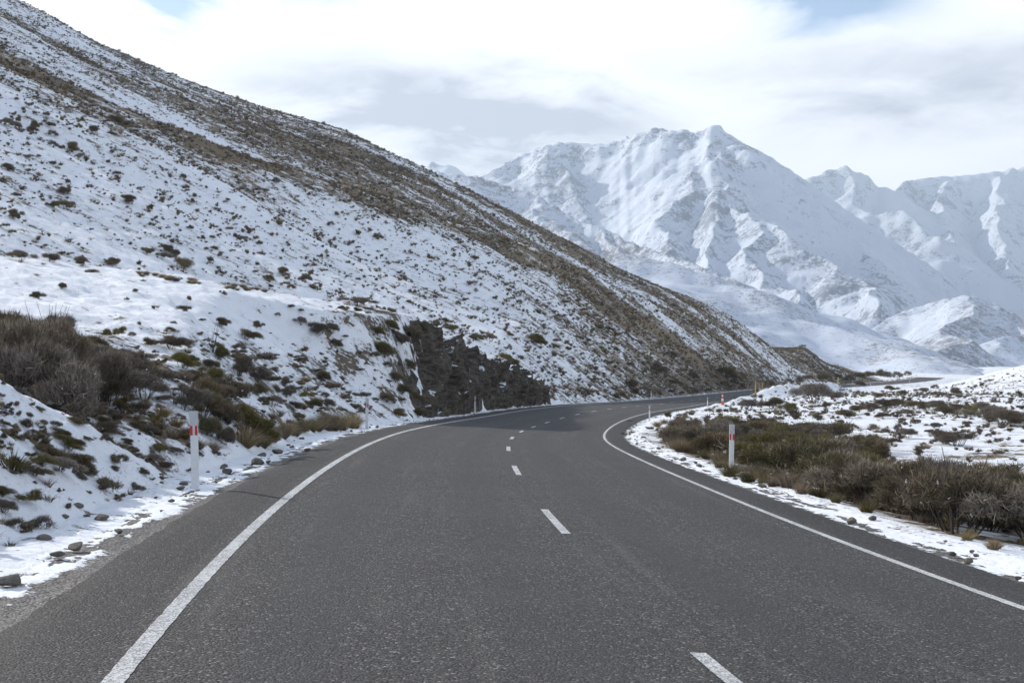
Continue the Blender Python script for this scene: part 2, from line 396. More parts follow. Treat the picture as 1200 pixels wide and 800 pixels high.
def mat_rock(name='schist', snowy=True):
    m, N = newmat(name)
    g = N.n('ShaderNodeNewGeometry'); P = g.outputs['Position']
    mp = N.n('ShaderNodeMapping', ins={0: P, 2: (.5, .4, .3), 3: (1., 1., 3.2)}).outputs[0]
    n = N.noise(mp, 1.6, 9., .68, .4)
    col = N.mix(N.ss(n, .3, .72), (.018, .016, .014), (.15, .128, .10))
    col = N.mix(N.m('MULTIPLY', N.ss(N.noise(P, .8, 4., .6), .55, .7), .5), col, (.09, .065, .035))
    if snowy:
        nz = N.n('ShaderNodeSeparateXYZ', ins={0: g.outputs['Normal']}).outputs[2]
        f = N.ss(N.m('ADD', nz, N.m('MULTIPLY', N.m('SUBTRACT', N.noise(P, 1.5, 9., .7), .5), 2.0)), .89, .96)
        col = N.mix(f, col, (.84, .865, .9))
    principled(N, col, .85, .25, bump(N, N.noise(mp, 5., 8., .7), .9, .12))
    return m
M_GROUND = mat_ground(); M_ASPH = mat_asphalt(); M_PAINT = mat_paint(); M_VERGE = mat_verge(); M_ROCK = mat_rock()
# ------------------------------------------------------------------ ground
GPX = np.where(GY > 1, 600 + FPX * GX / np.maximum(GY, 1), -2000)
GPY = np.where(GY > 1, HOR - FPX * (GZ - CZ) / np.maximum(GY, 1), 2000)
def cover(x, y, s, t):
    """share of the ground under snow, and how much of the bare part is dark soil rather than dry grass"""
    px = np.where(y > 1, 600 + FPX * x / np.maximum(y, 1), -2000)
    yy = np.maximum(y, 1)
    cr = np.interp(px, CREST_PX, CREST_Y); d = y - cr
    u = (x * .351 + y * .936); v = (-x * .936 + y * .351)
    streak = fbm(u / 13, v / 95, 4, 61) * 1.0 + fbm(u / 4.5, v / 26, 3, 62) * .45
    lo = .82 + fbm(x / 17, y / 17, 4, 63) * .30 - .26 * sst(px, 500, 760) * sst(d, -170, -40) - .14 * sst(px, 620, 800)
    up = .56 + streak * .75 - .20 * gauss(d - 105, 45) * sst(px, 150, 420)
    c = lo * (1 - sst(d, -12, 14)) + up * sst(d, -12, 14)
    c = c - (.44 + .5 * fbm(x / 12, y / 12, 3, 60)) * gauss(d + 4 + 16 * fbm(x / 20, y / 20, 4, 64), 15) - .16 * gauss(d - 40 + 12 * fbm(x / 30, y / 30, 2, 65), 12)
    hillm = sst(y - np.interp(x, [-60, -22, -5, 10, 60], [50, 70, 86, 100, 120]), 0, 15) * (t < -5)
    terr = .95 + fbm(x / 8, y / 3, 3, 66) * .22
    brink = gauss(y - np.interp(x, [-60, -22.5, -18.5, -12.8, -8.3, -5.4], [38, 60, 66, 70.5, 73.6, 77]) - 1.0, 2.2) * sst(fbm(x / 5, y / 5, 2, 67), -.15, .2)
    terr = terr - .5 * brink * (x < -7)
    bank = .66 + fbm(x / 2.5, y / 2.5, 3, 68) * .35
    bm = sst(-t, 5.2, 6.2) * (1 - sst(-t, 8.5, 11.5)) * (1 - sst(y, 76, 80))
    left = terr * (1 - bm) + bank * bm
    hump = sst(22 - y, 0, 2.5) * (t < -5)
    left = left * (1 - hump) + (.92 + fbm(x / 1.4, y / 1.4, 3, 69) * .28 - .1 * sst(x, -6.6, -4.8)) * hump
    left = left * (1 - hillm) + c * hillm
    toe = (1 - sst(-t, 8, 15)) * sst(s, 104, 120) * (t < -5.0)
    left = left - .14 * toe
    right = .82 + fbm(x / 10, y / 10, 4, 71) * .30 + fbm(x / 2.5, y / 2.5, 3, 72) * .16
    scrub = np.exp(-(((x - 11) / 7) ** 2 + ((y - 48) / 26) ** 2)) + sst(t, 5.3, 6.2) * (1 - sst(t, 8.5, 12)) * (y < 60)
    right = right - .42 * np.clip(scrub, 0, 1)
    cov = np.where(t < 0, left, right)
    cov = np.where(np.abs(t) > 9e3, .8, cov)
    soil = np.clip(.25 + .6 * hump + .45 * bm + .5 * toe + fbm(x / 12, y / 12, 3, 73) * .5 + .3 * sst(d, 60, 140) * hillm, 0, 1)
    return np.clip(cov, 0, 1), soil
COV, SOIL = cover(GX, GY, GS, GT)
me = mesh_np('ground', np.stack([GX, GY, GZ], -1).reshape(-1, 3), grid_faces(*GX.shape)[:, ::-1], M_GROUND, attrs={'cov': COV, 'soil': SOIL})
tag(obj('ground', me), kind='structure')

# ------------------------------------------------------------------ carriageway, lines, verges
def s_steps(a, b, near, grow):
    out = [a]
    while out[-1] < b: out.append(out[-1] + max(near, grow * max(out[-1] + 14, 0)))
    return np.array(out)
def strip(name, sv, tv, zfun, mat, smooth=True, attrs=None):
    S, T = np.meshgrid(sv, tv, indexing='ij')
    X, Y = road_pt(S, T); Z = zfun(S, T, X, Y)
    a = attrs(S, T, X, Y) if attrs else None
    if isinstance(a, tuple): Z = Z + a[1]; a = a[0]
    return mesh_np(name, np.stack([X, Y, Z], -1).reshape(-1, 3), grid_faces(len(sv), len(tv))[:, ::-1], mat, smooth, a, np.stack([T, S], -1).reshape(-1, 2))
RS = s_steps(-60, 600, .5, .012)
edge = lambda S, sd: fbm(S * .9, S * 0 + sd, 4, 81 + sd) * .10
tv = np.array([-4.42, -4.2, -3.5, -2.6, -1.75, -.9, 0, .9, 1.75, 2.6, 3.5, 4.2, 4.42])
def road_mesh():
    sv = np.concatenate([RS[RS < -12.1], np.arange(-12, 60, .12), RS[RS > 60.1]]); S, T = np.meshgrid(sv, tv, indexing='ij')
    T = T.copy(); T[:, 0] += edge(sv, 1); T[:, -1] += edge(sv, 2)
    X, Y = road_pt(S, T); Z = road_z(S, T); Z[:, 0] -= .03; Z[:, -1] -= .03
    return mesh_np('road', np.stack([X, Y, Z], -1).reshape(-1, 3), grid_faces(len(sv), len(tv))[:, ::-1], M_ASPH, True, None, np.stack([T, S], -1).reshape(-1, 2))
road = tag(obj('road', road_mesh()), kind='structure')
for sd, t0 in ((5, -3.5), (6, 3.5)):
    q_ = s_steps(-60, 470, .4, .012); sv = np.concatenate([q_[q_ < -12.1], np.arange(-12, 30, .08), q_[q_ > 30.1]])
    S, T = np.meshgrid(sv, np.array([-.06, -.03, 0, .03, .06]), indexing='ij'); T = T * (1.0 if t0 < 0 else .92) + t0
    T[:, 0] += fbm(sv * 5, sv * 0, 3, sd) * .012; T[:, -1] += fbm(sv * 5, sv * 0 + 9, 3, sd) * .012
    X, Y = road_pt(S, T); Z = road_z(S, T) + .004
    obj('edge_line', mesh_np('edge_line', np.stack([X, Y, Z], -1).reshape(-1, 3), grid_faces(len(sv), 5)[:, ::-1], M_PAINT), road)
for i in range(-3, 40):
    sv = np.linspace(i * 10, i * 10 + 3, 14 if i < 6 else 5); S, T = np.meshgrid(sv, np.linspace(-.055, .055, 5), indexing='ij')
    X, Y = road_pt(S, T); Z = road_z(S, T) + .004
    obj('centre_dash', mesh_np('centre_dash', np.stack([X, Y, Z], -1).reshape(-1, 3), grid_faces(len(sv), 5)[:, ::-1], M_PAINT), road)
def verge(sign, name):
    sv = s_steps(-22, 500, .035, .0042); tq = np.concatenate([np.linspace(4.28, 5.4, 44), np.linspace(5.43, 5.9, 9)])
    def zf(S, T, X, Y):
        base = road_z(S, T) - .035 - .02 * sst(np.abs(T), 4.3, 4.6)
        g = zat(X, Y)
        return np.where(np.abs(T) > 5.0, smax(base, g - .02, .05), base) - .22 * sst(np.abs(T), 5.35, 5.9)
    def at(S, T, X, Y):
        a = np.abs(T)
        n = fbm(S * .35, T * 1.5, 4, 91 + int(sign)) ; n2 = fbm(X * 2.2, Y * 2.2, 4, 95 + int(sign)); n3 = fbm(S * .55 + 7, T * 5, 4, 97 + int(sign))
        e0 = 4.36 + (.10 if sign < 0 else .02) + .16 * fbm(S * .25, S * 0, 3, 99) + .14 * n2 + .35 * sst(-S, 2, 14) * (sign < 0)
        c = .12 * sst(a, e0 - .14, e0 - .02) + .88 * sst(a, e0 - .05, e0 + .30)
        bare = sst(n3 * .9 + n * .6 + n2 * .6 + .35 * fbm(X * 6, Y * 6, 3, 59), .04, .22) * (1 - .8 * sst(a, e0 + .45, e0 + 1.0))
        c = c * (1 - .95 * bare)
        c = np.clip(c * .80 - .16 * sst(n2 + .5 * fbm(X * 8, Y * 8, 3, 58), .05, .5), 0, 1)
        lift = sst(c, .3, .7) * (.006 + .016 * np.clip(n2 + .3, 0, 1) + .014 * fbm(X * 7, Y * 7, 3, 55)) + .012 * fbm(X * 9, Y * 9, 3, 57)
        return {'cov': c}, lift
    tvv = tq * sign
    if sign < 0: tvv = tvv[::-1]
    return tag(obj(name, strip(name, sv, tvv, zf, M_VERGE, True, at)), kind='structure')
verge(-1, 'verge_hillside'); verge(1, 'verge_scrubside')

# ------------------------------------------------------------------ far hills and mountains
def mountain(name, ridges, sky, ymin, ymax, p0, p1, nc, nr, k, amp, wl, mat, seed, spur=.35, crest_rock=1., base=-30., smooth=17, roll=0.):
    px = np.linspace(p0, p1, nc); q = np.linspace(0, 1, nr); yv = ymin + (ymax - ymin) * q
    PXg, Yg = np.meshgrid(px, yv); X = (PXg - 600) / FPX * Yg
    wx = fbm(X / wl, Yg / wl, 4, seed) * wl * spur; wy = fbm(X / wl + 9, Yg / wl, 4, seed + 3) * wl * spur
    Xw, Yw = X + wx, Yg + wy
    best = np.full(X.shape, -1e9); dist = np.zeros(X.shape)
    for rd in ridges:
        P = np.array([((a - 600) / FPX * dd, dd, (HOR - b) / FPX * dd + CZ) for a, b, dd in rd])
        for A, B in zip(P[:-1], P[1:]):
            dx, dy = B[0] - A[0], B[1] - A[1]; L2 = dx * dx + dy * dy
            t = np.clip(((Xw - A[0]) * dx + (Yw - A[1]) * dy) / L2, 0, 1)
            d = np.hypot(Xw - A[0] - t * dx, Yw - A[1] - t * dy)
            h = A[2] + t * (B[2] - A[2]) - k * d + k * .22 * np.maximum(d - wl * .6, 0)
            up = h > best
            dist = np.where(up, d, dist); best = smax(np.maximum(best, -1e5), h, amp * .4)
    w = sst(dist, 0, wl * .6)
    z = best + amp * ((ridged(Xw / wl, Yw / wl, 6, seed + 5, .52) - .5) * .62 * (.25 + .75 * w) + fbm(X / wl * 4, Yg / wl * 4, 6, seed + 7, .62) * .26)
    if roll: z = z + roll * fbm(X / 330, Yg / 420, 3, seed + 31) + roll * .35 * fbm(X / 90, Yg / 110, 3, seed + 33)
    z = smax(z, base + 0 * z, amp * .5)
    if sky is not None:
        sl = ((z - CZ) / Yg).max(0); tg = (HOR - np.interp(px, [a for a, b in sky], [b for a, b in sky])) / FPX
        kk = np.ones(smooth) / smooth
        for _ in range(3):
            sl = ((z - CZ) / Yg).max(0); dc = np.convolve(np.pad(tg - sl, smooth // 2, mode='edge'), kk, 'valid')
            z = z + dc[None, :] * Yg * sst((z - CZ) / Yg, .2 * sl[None, :], .9 * sl[None, :])
    rock = crest_rock * (1 - sst(dist, 0, wl * .45)) * .6 + fbm(X / wl * 1.6, Yg / wl * 1.6, 3, seed + 11) * .9
    me = mesh_np(name, np.stack([X, Yg, z], -1).reshape(-1, 3), grid_faces(nr, nc), mat, True, {'rock': np.clip(rock, -.4, 1)})
    return tag(obj(name, me), kind='structure')
SKY_MAIN = [(400, 240), (480, 222), (565, 206), (600, 186), (630, 172), (660, 165), (700, 168), (720, 165), (750, 155), (770, 148), (790, 152), (805, 150), (818, 155), (838, 143), (870, 165), (900, 180), (935, 203), (960, 221), (1000, 250), (1060, 290), (1120, 330), (1200, 378), (1300, 436)]
CRD = lambda a: float(np.interp(a, [400, 565, 700, 838, 935, 1060, 1200, 1300], [5300, 5200, 5300, 4800, 5000, 4500, 3700, 3300]))
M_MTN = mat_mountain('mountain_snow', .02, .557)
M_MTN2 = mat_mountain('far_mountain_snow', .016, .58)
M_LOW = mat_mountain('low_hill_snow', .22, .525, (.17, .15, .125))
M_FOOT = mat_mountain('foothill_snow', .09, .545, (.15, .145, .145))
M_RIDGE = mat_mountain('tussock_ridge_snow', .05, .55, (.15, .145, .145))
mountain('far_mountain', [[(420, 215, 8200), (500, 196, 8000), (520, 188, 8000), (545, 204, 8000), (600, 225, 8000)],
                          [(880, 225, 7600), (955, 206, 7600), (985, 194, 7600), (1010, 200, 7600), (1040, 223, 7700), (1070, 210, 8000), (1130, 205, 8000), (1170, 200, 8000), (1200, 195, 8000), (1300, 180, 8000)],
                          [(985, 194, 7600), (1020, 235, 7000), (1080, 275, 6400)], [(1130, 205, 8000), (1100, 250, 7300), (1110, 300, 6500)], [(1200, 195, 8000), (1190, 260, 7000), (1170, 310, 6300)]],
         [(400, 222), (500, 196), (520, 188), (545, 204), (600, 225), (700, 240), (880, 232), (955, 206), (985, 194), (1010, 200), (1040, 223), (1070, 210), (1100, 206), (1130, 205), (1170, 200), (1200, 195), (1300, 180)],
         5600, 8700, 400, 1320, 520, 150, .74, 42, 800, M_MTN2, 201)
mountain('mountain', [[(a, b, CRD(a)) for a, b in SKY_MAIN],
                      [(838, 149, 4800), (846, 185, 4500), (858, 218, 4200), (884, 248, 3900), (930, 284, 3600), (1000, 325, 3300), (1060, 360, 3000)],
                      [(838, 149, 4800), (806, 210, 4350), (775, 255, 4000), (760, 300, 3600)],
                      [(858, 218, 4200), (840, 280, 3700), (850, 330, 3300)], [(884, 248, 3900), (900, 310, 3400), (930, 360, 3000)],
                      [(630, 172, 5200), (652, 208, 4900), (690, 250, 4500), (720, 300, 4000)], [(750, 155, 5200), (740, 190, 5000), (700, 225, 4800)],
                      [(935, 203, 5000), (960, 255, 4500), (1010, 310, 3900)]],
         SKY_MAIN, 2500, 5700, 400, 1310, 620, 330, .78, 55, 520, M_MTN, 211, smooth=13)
mountain('mountain_ridge', [[(420, 190, 3300), (500, 196, 3250), (560, 206, 3200), (620, 224, 3100), (680, 258, 2950), (740, 284, 2750), (820, 311, 2500), (880, 335, 2300)],
                            [(620, 224, 3100), (650, 275, 2700)], [(680, 258, 2950), (730, 310, 2500)]],
         [(400, 188), (500, 197), (525, 203), (560, 206), (590, 216), (620, 224), (650, 240), (680, 260), (710, 268), (740, 284), (780, 297), (820, 311), (880, 335), (930, 360)],
         1900, 3500, 400, 940, 380, 150, .7, 22, 300, M_RIDGE, 221)
mountain('foothill', [[(940, 425, 2100), (1000, 395, 2300), (1050, 368, 2400), (1100, 353, 2400), (1140, 346, 2350), (1180, 362, 2300), (1240, 392, 2250), (1300, 420, 2200)], [(1140, 346, 2350), (1120, 385, 2000), (1100, 415, 1750)], [(1180, 362, 2300), (1190, 400, 1950)]],
         [(930, 428), (1000, 398), (1050, 368), (1090, 355), (1115, 348), (1140, 346), (1165, 354), (1200, 374), (1240, 394), (1310, 424)],
         1500, 2700, 930, 1310, 280, 130, .5, 6, 260, M_FOOT, 231)
mountain('snowy_hill', [[(560, 265, 1420), (640, 280, 1400), (700, 293, 1380), (760, 302, 1350), (800, 312, 1330), (900, 344, 1230), (1000, 377, 1120), (1060, 398, 1050), (1130, 426, 960), (1200, 452, 900)]],
         [(550, 263), (640, 280), (700, 293), (735, 297), (760, 302), (800, 312), (850, 328), (900, 344), (950, 361), (1000, 377), (1060, 398), (1130, 426), (1200, 452)],
         700, 1560, 560, 1210, 420, 170, .36, 3.2, 210, M_LOW, 241, .1, roll=40., crest_rock=.35, base=-12., smooth=61)
# ------------------------------------------------------------------ haze: the cold air between here and the mountains
def haze():
    m, N = newmat('thin_haze')
    v = N.n('ShaderNodeVolumePrincipled', ins={'Color': (.72, .86, 1., 1), 'Density': HAZE, 'Anisotropy': .2})
    N.n('ShaderNodeOutputMaterial', ins={1: v.outputs[0]})
    bm = bmesh.new(); bmesh.ops.create_cube(bm, size=1)
    me = bpy.data.meshes.new('haze'); bm.to_mesh(me); bm.free(); me.materials.append(m)
    zlo = float(GZ.min()) - 80; zhi = 1450
    o = obj('haze', me, None, (0, 0, (zlo + zhi) / 2), (0, 0, 0), (19600, 19600, zhi - zlo))
    tag(o, 'thin cold haze lying in the valley air', 'haze', kind='stuff')
HAZE = .00010
haze()

# ------------------------------------------------------------------ plants: prototypes
def mat_twig(name, dark, mid, light, white=.985):
    m, N = newmat(name)
    a = N.n('ShaderNodeAttribute', attribute_name='tint').outputs['Fac']
    r = N.n('ShaderNodeObjectInfo').outputs['Random']
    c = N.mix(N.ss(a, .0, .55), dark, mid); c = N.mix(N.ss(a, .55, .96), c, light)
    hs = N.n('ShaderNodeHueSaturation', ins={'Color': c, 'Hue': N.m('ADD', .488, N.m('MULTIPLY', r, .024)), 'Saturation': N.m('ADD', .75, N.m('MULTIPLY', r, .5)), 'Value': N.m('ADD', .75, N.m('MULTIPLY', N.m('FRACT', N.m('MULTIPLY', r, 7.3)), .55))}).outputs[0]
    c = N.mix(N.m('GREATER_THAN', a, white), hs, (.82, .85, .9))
    principled(N, c, .75, .2)
    return m
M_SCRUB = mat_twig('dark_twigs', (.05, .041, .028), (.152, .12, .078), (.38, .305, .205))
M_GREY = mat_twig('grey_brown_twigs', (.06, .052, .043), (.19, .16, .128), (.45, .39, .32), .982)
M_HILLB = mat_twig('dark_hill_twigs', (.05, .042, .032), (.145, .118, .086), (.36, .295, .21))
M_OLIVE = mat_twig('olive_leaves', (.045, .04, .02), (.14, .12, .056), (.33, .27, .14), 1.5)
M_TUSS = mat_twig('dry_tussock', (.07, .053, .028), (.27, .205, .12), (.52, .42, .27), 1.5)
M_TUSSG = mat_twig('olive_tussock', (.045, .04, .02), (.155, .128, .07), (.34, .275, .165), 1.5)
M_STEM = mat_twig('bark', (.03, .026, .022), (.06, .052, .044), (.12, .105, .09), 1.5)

def ribbons(p, d, L, w, side, tint, bend=None, taper=True):
    """thin bent blades: p start, d unit direction, L length, w width, side unit vector; 3 triangles each"""
    n = len(p); d2 = d if bend is None else d + bend
    mid = p + d * (L * .55)[:, None]; tip = mid + d2 * (L * .5)[:, None]
    s = side * (w * .5)[:, None]
    v = np.stack([p - s, p + s, mid - s * .8, mid + s * .8, tip], 1).reshape(-1, 3)
    i = np.arange(n)[:, None] * 5
    f = np.concatenate([i + np.array([0, 1, 3]), i + np.array([0, 3, 2]), i + np.array([2, 3, 4])])
    t = np.repeat(tint, 5).reshape(-1, 5) + np.array([-.12, -.12, 0, 0, .12]); t = np.where(np.repeat(tint, 5).reshape(-1, 5) > .98, 1., np.clip(t, 0, .978))  # tips tinted paler for a backlit glint, roots darker
    return v, f, t.ravel()
def unit(a): return a / np.maximum(np.linalg.norm(a, axis=-1, keepdims=True), 1e-9)
def shrub_geo(R, W, H, n, tl, tw, lumps=9, shell=.45, white=.0035, upright=.35, low=.0):
    """a tangle of twigs in an uneven dome made of several lobes"""
    lc = np.stack([R.normal(0, .22, lumps) * W, R.normal(0, .22, lumps) * W, R.uniform(.22, .62, lumps) * H], 1); lc[0] = (0, 0, .45 * H)
    lr = R.uniform(.30, .50, lumps) * np.minimum(W, H * 1.3) * .62
    k = R.integers(0, lumps, n); u = unit(R.normal(0, 1, (n, 3))); u[:, 2] = np.where(u[:, 2] < -.35, -u[:, 2], u[:, 2])
    rad = lr[k] * R.uniform(0, 1, n) ** shell
    p = lc[k] + u * rad[:, None] * np.array([1, 1, .9]); p[:, 2] = np.maximum(p[:, 2], .02 * H)
    out = unit(p - np.array([0, 0, .12 * H]))
    d = unit(out * .55 + u * .35 + np.array([0, 0, upright]) + R.normal(0, .55, (n, 3)))
    L = tl * R.uniform(.5, 1.5, n); w = tw * R.uniform(.6, 1.5, n)
    tint = np.clip(.18 + .42 * rad / lr[k] * R.uniform(.3, 1.2, n) + .15 * p[:, 2] / H + R.normal(0, .13, n), 0, .95)  # shade inside the bush put into the tint: inner and lower twigs darker
    tint = np.where((R.uniform(0, 1, n) < white) & (p[:, 2] > .35 * H), .99, tint); w = np.where(tint > .98, w * 2.6, w); L = np.where(tint > .98, L * .35, L)
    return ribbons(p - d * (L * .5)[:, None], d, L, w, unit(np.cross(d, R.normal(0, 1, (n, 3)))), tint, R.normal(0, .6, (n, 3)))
def stems_geo(R, W, H, n=9, r=.018):
    V = []; F = []; T = []; o = 0
    for i in range(n):
        a = R.uniform(0, 2 * math.pi); q = R.uniform(.15, .48) * W; top = np.array([math.cos(a) * q, math.sin(a) * q, R.uniform(.5, .98) * H])
        b = np.array([math.cos(a), math.sin(a), 0]) * R.uniform(0, .08) * W; b[2] = -.12
        m = (b + top) / 2 + R.normal(0, .06, 3) * W
        P = [b, (b + m) / 2, m, (m + top) / 2 + R.normal(0, .03, 3) * W, top]
        for j, c in enumerate(P):
            rr_ = r * (1 - .8 * j / 4)
            for e in range(4): V.append(c + rr_ * np.array([math.cos(e * 1.571), math.sin(e * 1.571), 0])); T.append(R.uniform(.2, .8))
        for j in range(4):
            for e in range(4):
                A = o + j * 4 + e; B = o + j * 4 + (e + 1) % 4
                F += [(A, B, B + 4), (A, B + 4, A + 4)]
        o += 20
    return np.array(V), np.array(F), np.array(T)
def tussock_geo(R, n, H, spread, w):
    a = R.uniform(0, 2 * math.pi, n); q = R.uniform(0, 1, n) ** .6
    p = np.stack([np.cos(a) * q * .16 * spread, np.sin(a) * q * .16 * spread, np.full(n, -.03)], 1)
    lean = q * .75 * spread
    d = unit(np.stack([np.cos(a) * lean, np.sin(a) * lean, np.ones(n)], 1) + R.normal(0, .13, (n, 3)))
    L = H * R.uniform(.55, 1.15, n)
    bend = np.stack([np.cos(a) * lean * .7, np.sin(a) * lean * .7, -.45 * lean], 1) + R.normal(0, .12, (n, 3))
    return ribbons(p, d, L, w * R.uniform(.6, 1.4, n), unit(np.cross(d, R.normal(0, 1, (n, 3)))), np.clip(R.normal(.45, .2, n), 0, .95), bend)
def geo_mesh(name, g, mat): return mesh_np(name, g[0], g[1], mat, False, {'tint': g[2]})
def prr(i): return np.random.default_rng(1000 + i)
# near scrub: separate stems and twig crown, of unit width about 1 m
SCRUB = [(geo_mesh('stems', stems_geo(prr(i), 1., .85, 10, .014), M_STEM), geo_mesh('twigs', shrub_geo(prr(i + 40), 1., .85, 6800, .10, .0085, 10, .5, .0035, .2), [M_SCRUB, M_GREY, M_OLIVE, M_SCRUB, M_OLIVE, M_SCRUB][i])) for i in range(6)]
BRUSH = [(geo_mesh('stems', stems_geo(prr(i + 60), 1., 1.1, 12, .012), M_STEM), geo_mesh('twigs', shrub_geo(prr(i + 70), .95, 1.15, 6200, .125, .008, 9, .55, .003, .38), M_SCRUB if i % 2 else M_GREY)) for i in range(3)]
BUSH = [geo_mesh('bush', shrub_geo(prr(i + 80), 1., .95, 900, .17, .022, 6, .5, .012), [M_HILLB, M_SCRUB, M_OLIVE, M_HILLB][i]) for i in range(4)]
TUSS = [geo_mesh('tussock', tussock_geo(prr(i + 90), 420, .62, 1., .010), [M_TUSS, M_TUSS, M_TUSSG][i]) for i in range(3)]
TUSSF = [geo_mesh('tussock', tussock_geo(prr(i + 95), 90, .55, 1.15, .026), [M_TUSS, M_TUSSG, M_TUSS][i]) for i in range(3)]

CW = {M_SCRUB.name: 'brown', M_HILLB.name: 'dark brown', M_GREY.name: 'greyish', M_OLIVE.name: 'olive', M_TUSS.name: 'golden', M_TUSSG.name: 'olive'}
def plant(name, protos, x, y, w, h, label, cat, group, sink=.04, lean=True):
    """one plant at a spot of the ground; w, h its width and height in metres relative to the prototype's unit"""
    label0 = label; z = float(zat(x, y)); P = random.choice(protos)
    n = slope_normal(x, y); q = Vector((0, 0, 1)).slerp(n, .45) if lean else Vector((0, 0, 1))
    rot = (q.to_track_quat('Z', 'Y') @ Euler((0, 0, random.uniform(0, 6.28))).to_quaternion()).to_euler()
    if isinstance(P, tuple):
        r = obj(name, None, None, (x, y, z - sink * h), rot, (w, w * random.uniform(.85, 1.15), h)); r.empty_display_size = .2
        obj('stems', P[0], r); obj('twigs', P[1], r)
    else: r = obj(name, P, None, (x, y, z - sink * h), rot, (w, w * random.uniform(.85, 1.15), h))
    me = P[1] if isinstance(P, tuple) else P; col = CW[me.materials[0].name]; big = 'large' if w > 1.35 else 'small' if w < .7 else 'middling'
    label = label.replace('COL', col).replace('SIZE', big)
    return tag(r, label, cat, (group + ', ' + big + ' ' + col) if group and ('COL' in label0) else group)
def at_px(px, py): return hit(px, py)
def inpoly(px, py, poly):
    c = False; j = len(poly) - 1
    for i in range(len(poly)):
        if (poly[i][1] > py) != (poly[j][1] > py) and px < (poly[j][0] - poly[i][0]) * (py - poly[i][1]) / (poly[j][1] - poly[i][1]) + poly[i][0]: c = not c
        j = i
    return c
OCC = []
def spread_world(box, n, test, gap):
    """up to n spots in a box of ground that pass the test and keep a gap"""
    out = []; tries = 0
    while len(out) < n and tries < n * 60:
        tries += 1
        x = random.uniform(box[0], box[1]); y = random.uniform(box[2], box[3])
        if not test(x, y): continue
        if any((x - a) ** 2 + (y - b) ** 2 < gap * gap for a, b in out): continue
        out.append((x, y))
    return out
def st1(x, y): s, t = road_st([x], [y]); return float(s[0]), float(t[0])
def pxpy(x, y, z=None):
    z = float(zat(x, y)) if z is None else z
    return 600 + FPX * x / y, HOR - FPX * (z - CZ) / y
# ------------------------------------------------------------------ rock cutting beside the bend
def rock_cut():
    sv = np.arange(44, 107, .11); tq = np.linspace(5.15, 11.5, 76)
    S, T = np.meshgrid(sv, -tq, indexing='ij'); X, Y = road_pt(S, T); G = zat(X, Y)
    q_ = np.interp(S, [46, 56, 64, 72, 104], [5.7, 6.2, 7.0, 8.0, 8.6]); w = np.interp(S + 3.2 * fbm(T / 1.3, G / 1.1, 4, 303) - 1.2 * (-T - 6), [47, 52, 58, 100, 103, 105], [0, .4, 1, 1, .6, 0]) * sst(-T, 5.15, 5.7) * (1 - sst(-T + fbm(S / 3, S * 0, 3, 301) * 1.6 + fbm(S / .9, T, 3, 305) * .8 - q_, -.4, 1.2))
    hgt = np.clip((G - road_z(S, T)) / 4., 0, 1)
    a1 = S * .83 + (G * .9 + T * .3) * .56; b1 = -S * .56 + (G * 1.1 - T * .5) * .83          # tilted beds, broken into blocks
    def cells(a, b, la, lb, seed):
        jb = np.floor(b / lb + .25 * fbm(a / la * .5, b / lb * .5, 2, seed)); ja = np.floor(a / la + _hash(jb, jb * 0, seed) / 65536.)
        return _hash(ja, jb, seed + 1) / 65536. - .5
    fac = cells(a1, b1, 2.4, .95, 311) * .95 + cells(a1, b1, 1.0, .42, 313) * .5 + cells(b1, a1, .6, .5, 315) * .25 + fbm(S / 1.2, G / .9 + T / 2, 4, 321, .6) * .35
    bite = fbm(S / 6, G / 6, 3, 341) * 1.5
    push = (fac * .75 + bite * .3 + .45) * w
    h = np.interp(S, ss_, hd_)
    X2 = X + np.cos(h) * push * 1.0; Y2 = Y - np.sin(h) * push; Z2 = G + push * .55 - .35 * (1 - w)
    me = mesh_np('rock_face', np.stack([X2, Y2, Z2], -1).reshape(-1, 3), grid_faces(len(sv), len(tq)), M_ROCK, False)
    o = obj('rock_outcrop', me); tag(o, 'dark layered rock outcrop cut away beside the bend, streaked with snow', 'rock outcrop')
rock_cut()

# ------------------------------------------------------------------ marker posts
def flatmat(name, col, rough=.5, dirt=.25):
    m, N = newmat(name); P = N.n('ShaderNodeTexCoord').outputs['Object']
    n = N.noise(P, 9., 6., .65)
    c = N.mix(N.m('MULTIPLY', N.ss(n, .45, .75), dirt), col, tuple(v * .45 + .03 for v in col))
    principled(N, c, rough, .35, bump(N, n, .15, .01)); return m
M_WHITE = flatmat('post_white', (.76, .77, .78)); M_CAP = flatmat('post_cap', (.52, .535, .56)); M_RED = flatmat('reflector_red', (.55, .035, .03), .35, .2)
M_SHEET = flatmat('reflector_sheet', (.62, .63, .66), .35); M_YEL = flatmat('yellow_paint', (.62, .36, .035)); M_ORANGE = flatmat('orange_plastic', (.72, .13, .035)); M_WOOD = flatmat('weathered_wood', (.50, .42, .28)); M_GREEN = flatmat('green_paint', (.05, .17, .07))
def bevel_box(name, sx, sy, sz, z0, mat, off=(0, 0), bev=.006, taper=1.):
    bm = bmesh.new(); bmesh.ops.create_cube(bm, size=1)
    for v in bm.verts:
        k = taper if v.co.z > 0 else 1.
        v.co.x = v.co.x * sx * k + off[0]; v.co.y = v.co.y * sy * k + off[1]; v.co.z = (v.co.z + .5) * sz + z0
    bmesh.ops.bevel(bm, geom=bm.edges[:], offset=bev, segments=2, affect='EDGES', profile=.7)
    me = bpy.data.meshes.new(name); bm.to_mesh(me); bm.free(); me.materials.append(mat); return me
W_, D_ = .100, .055
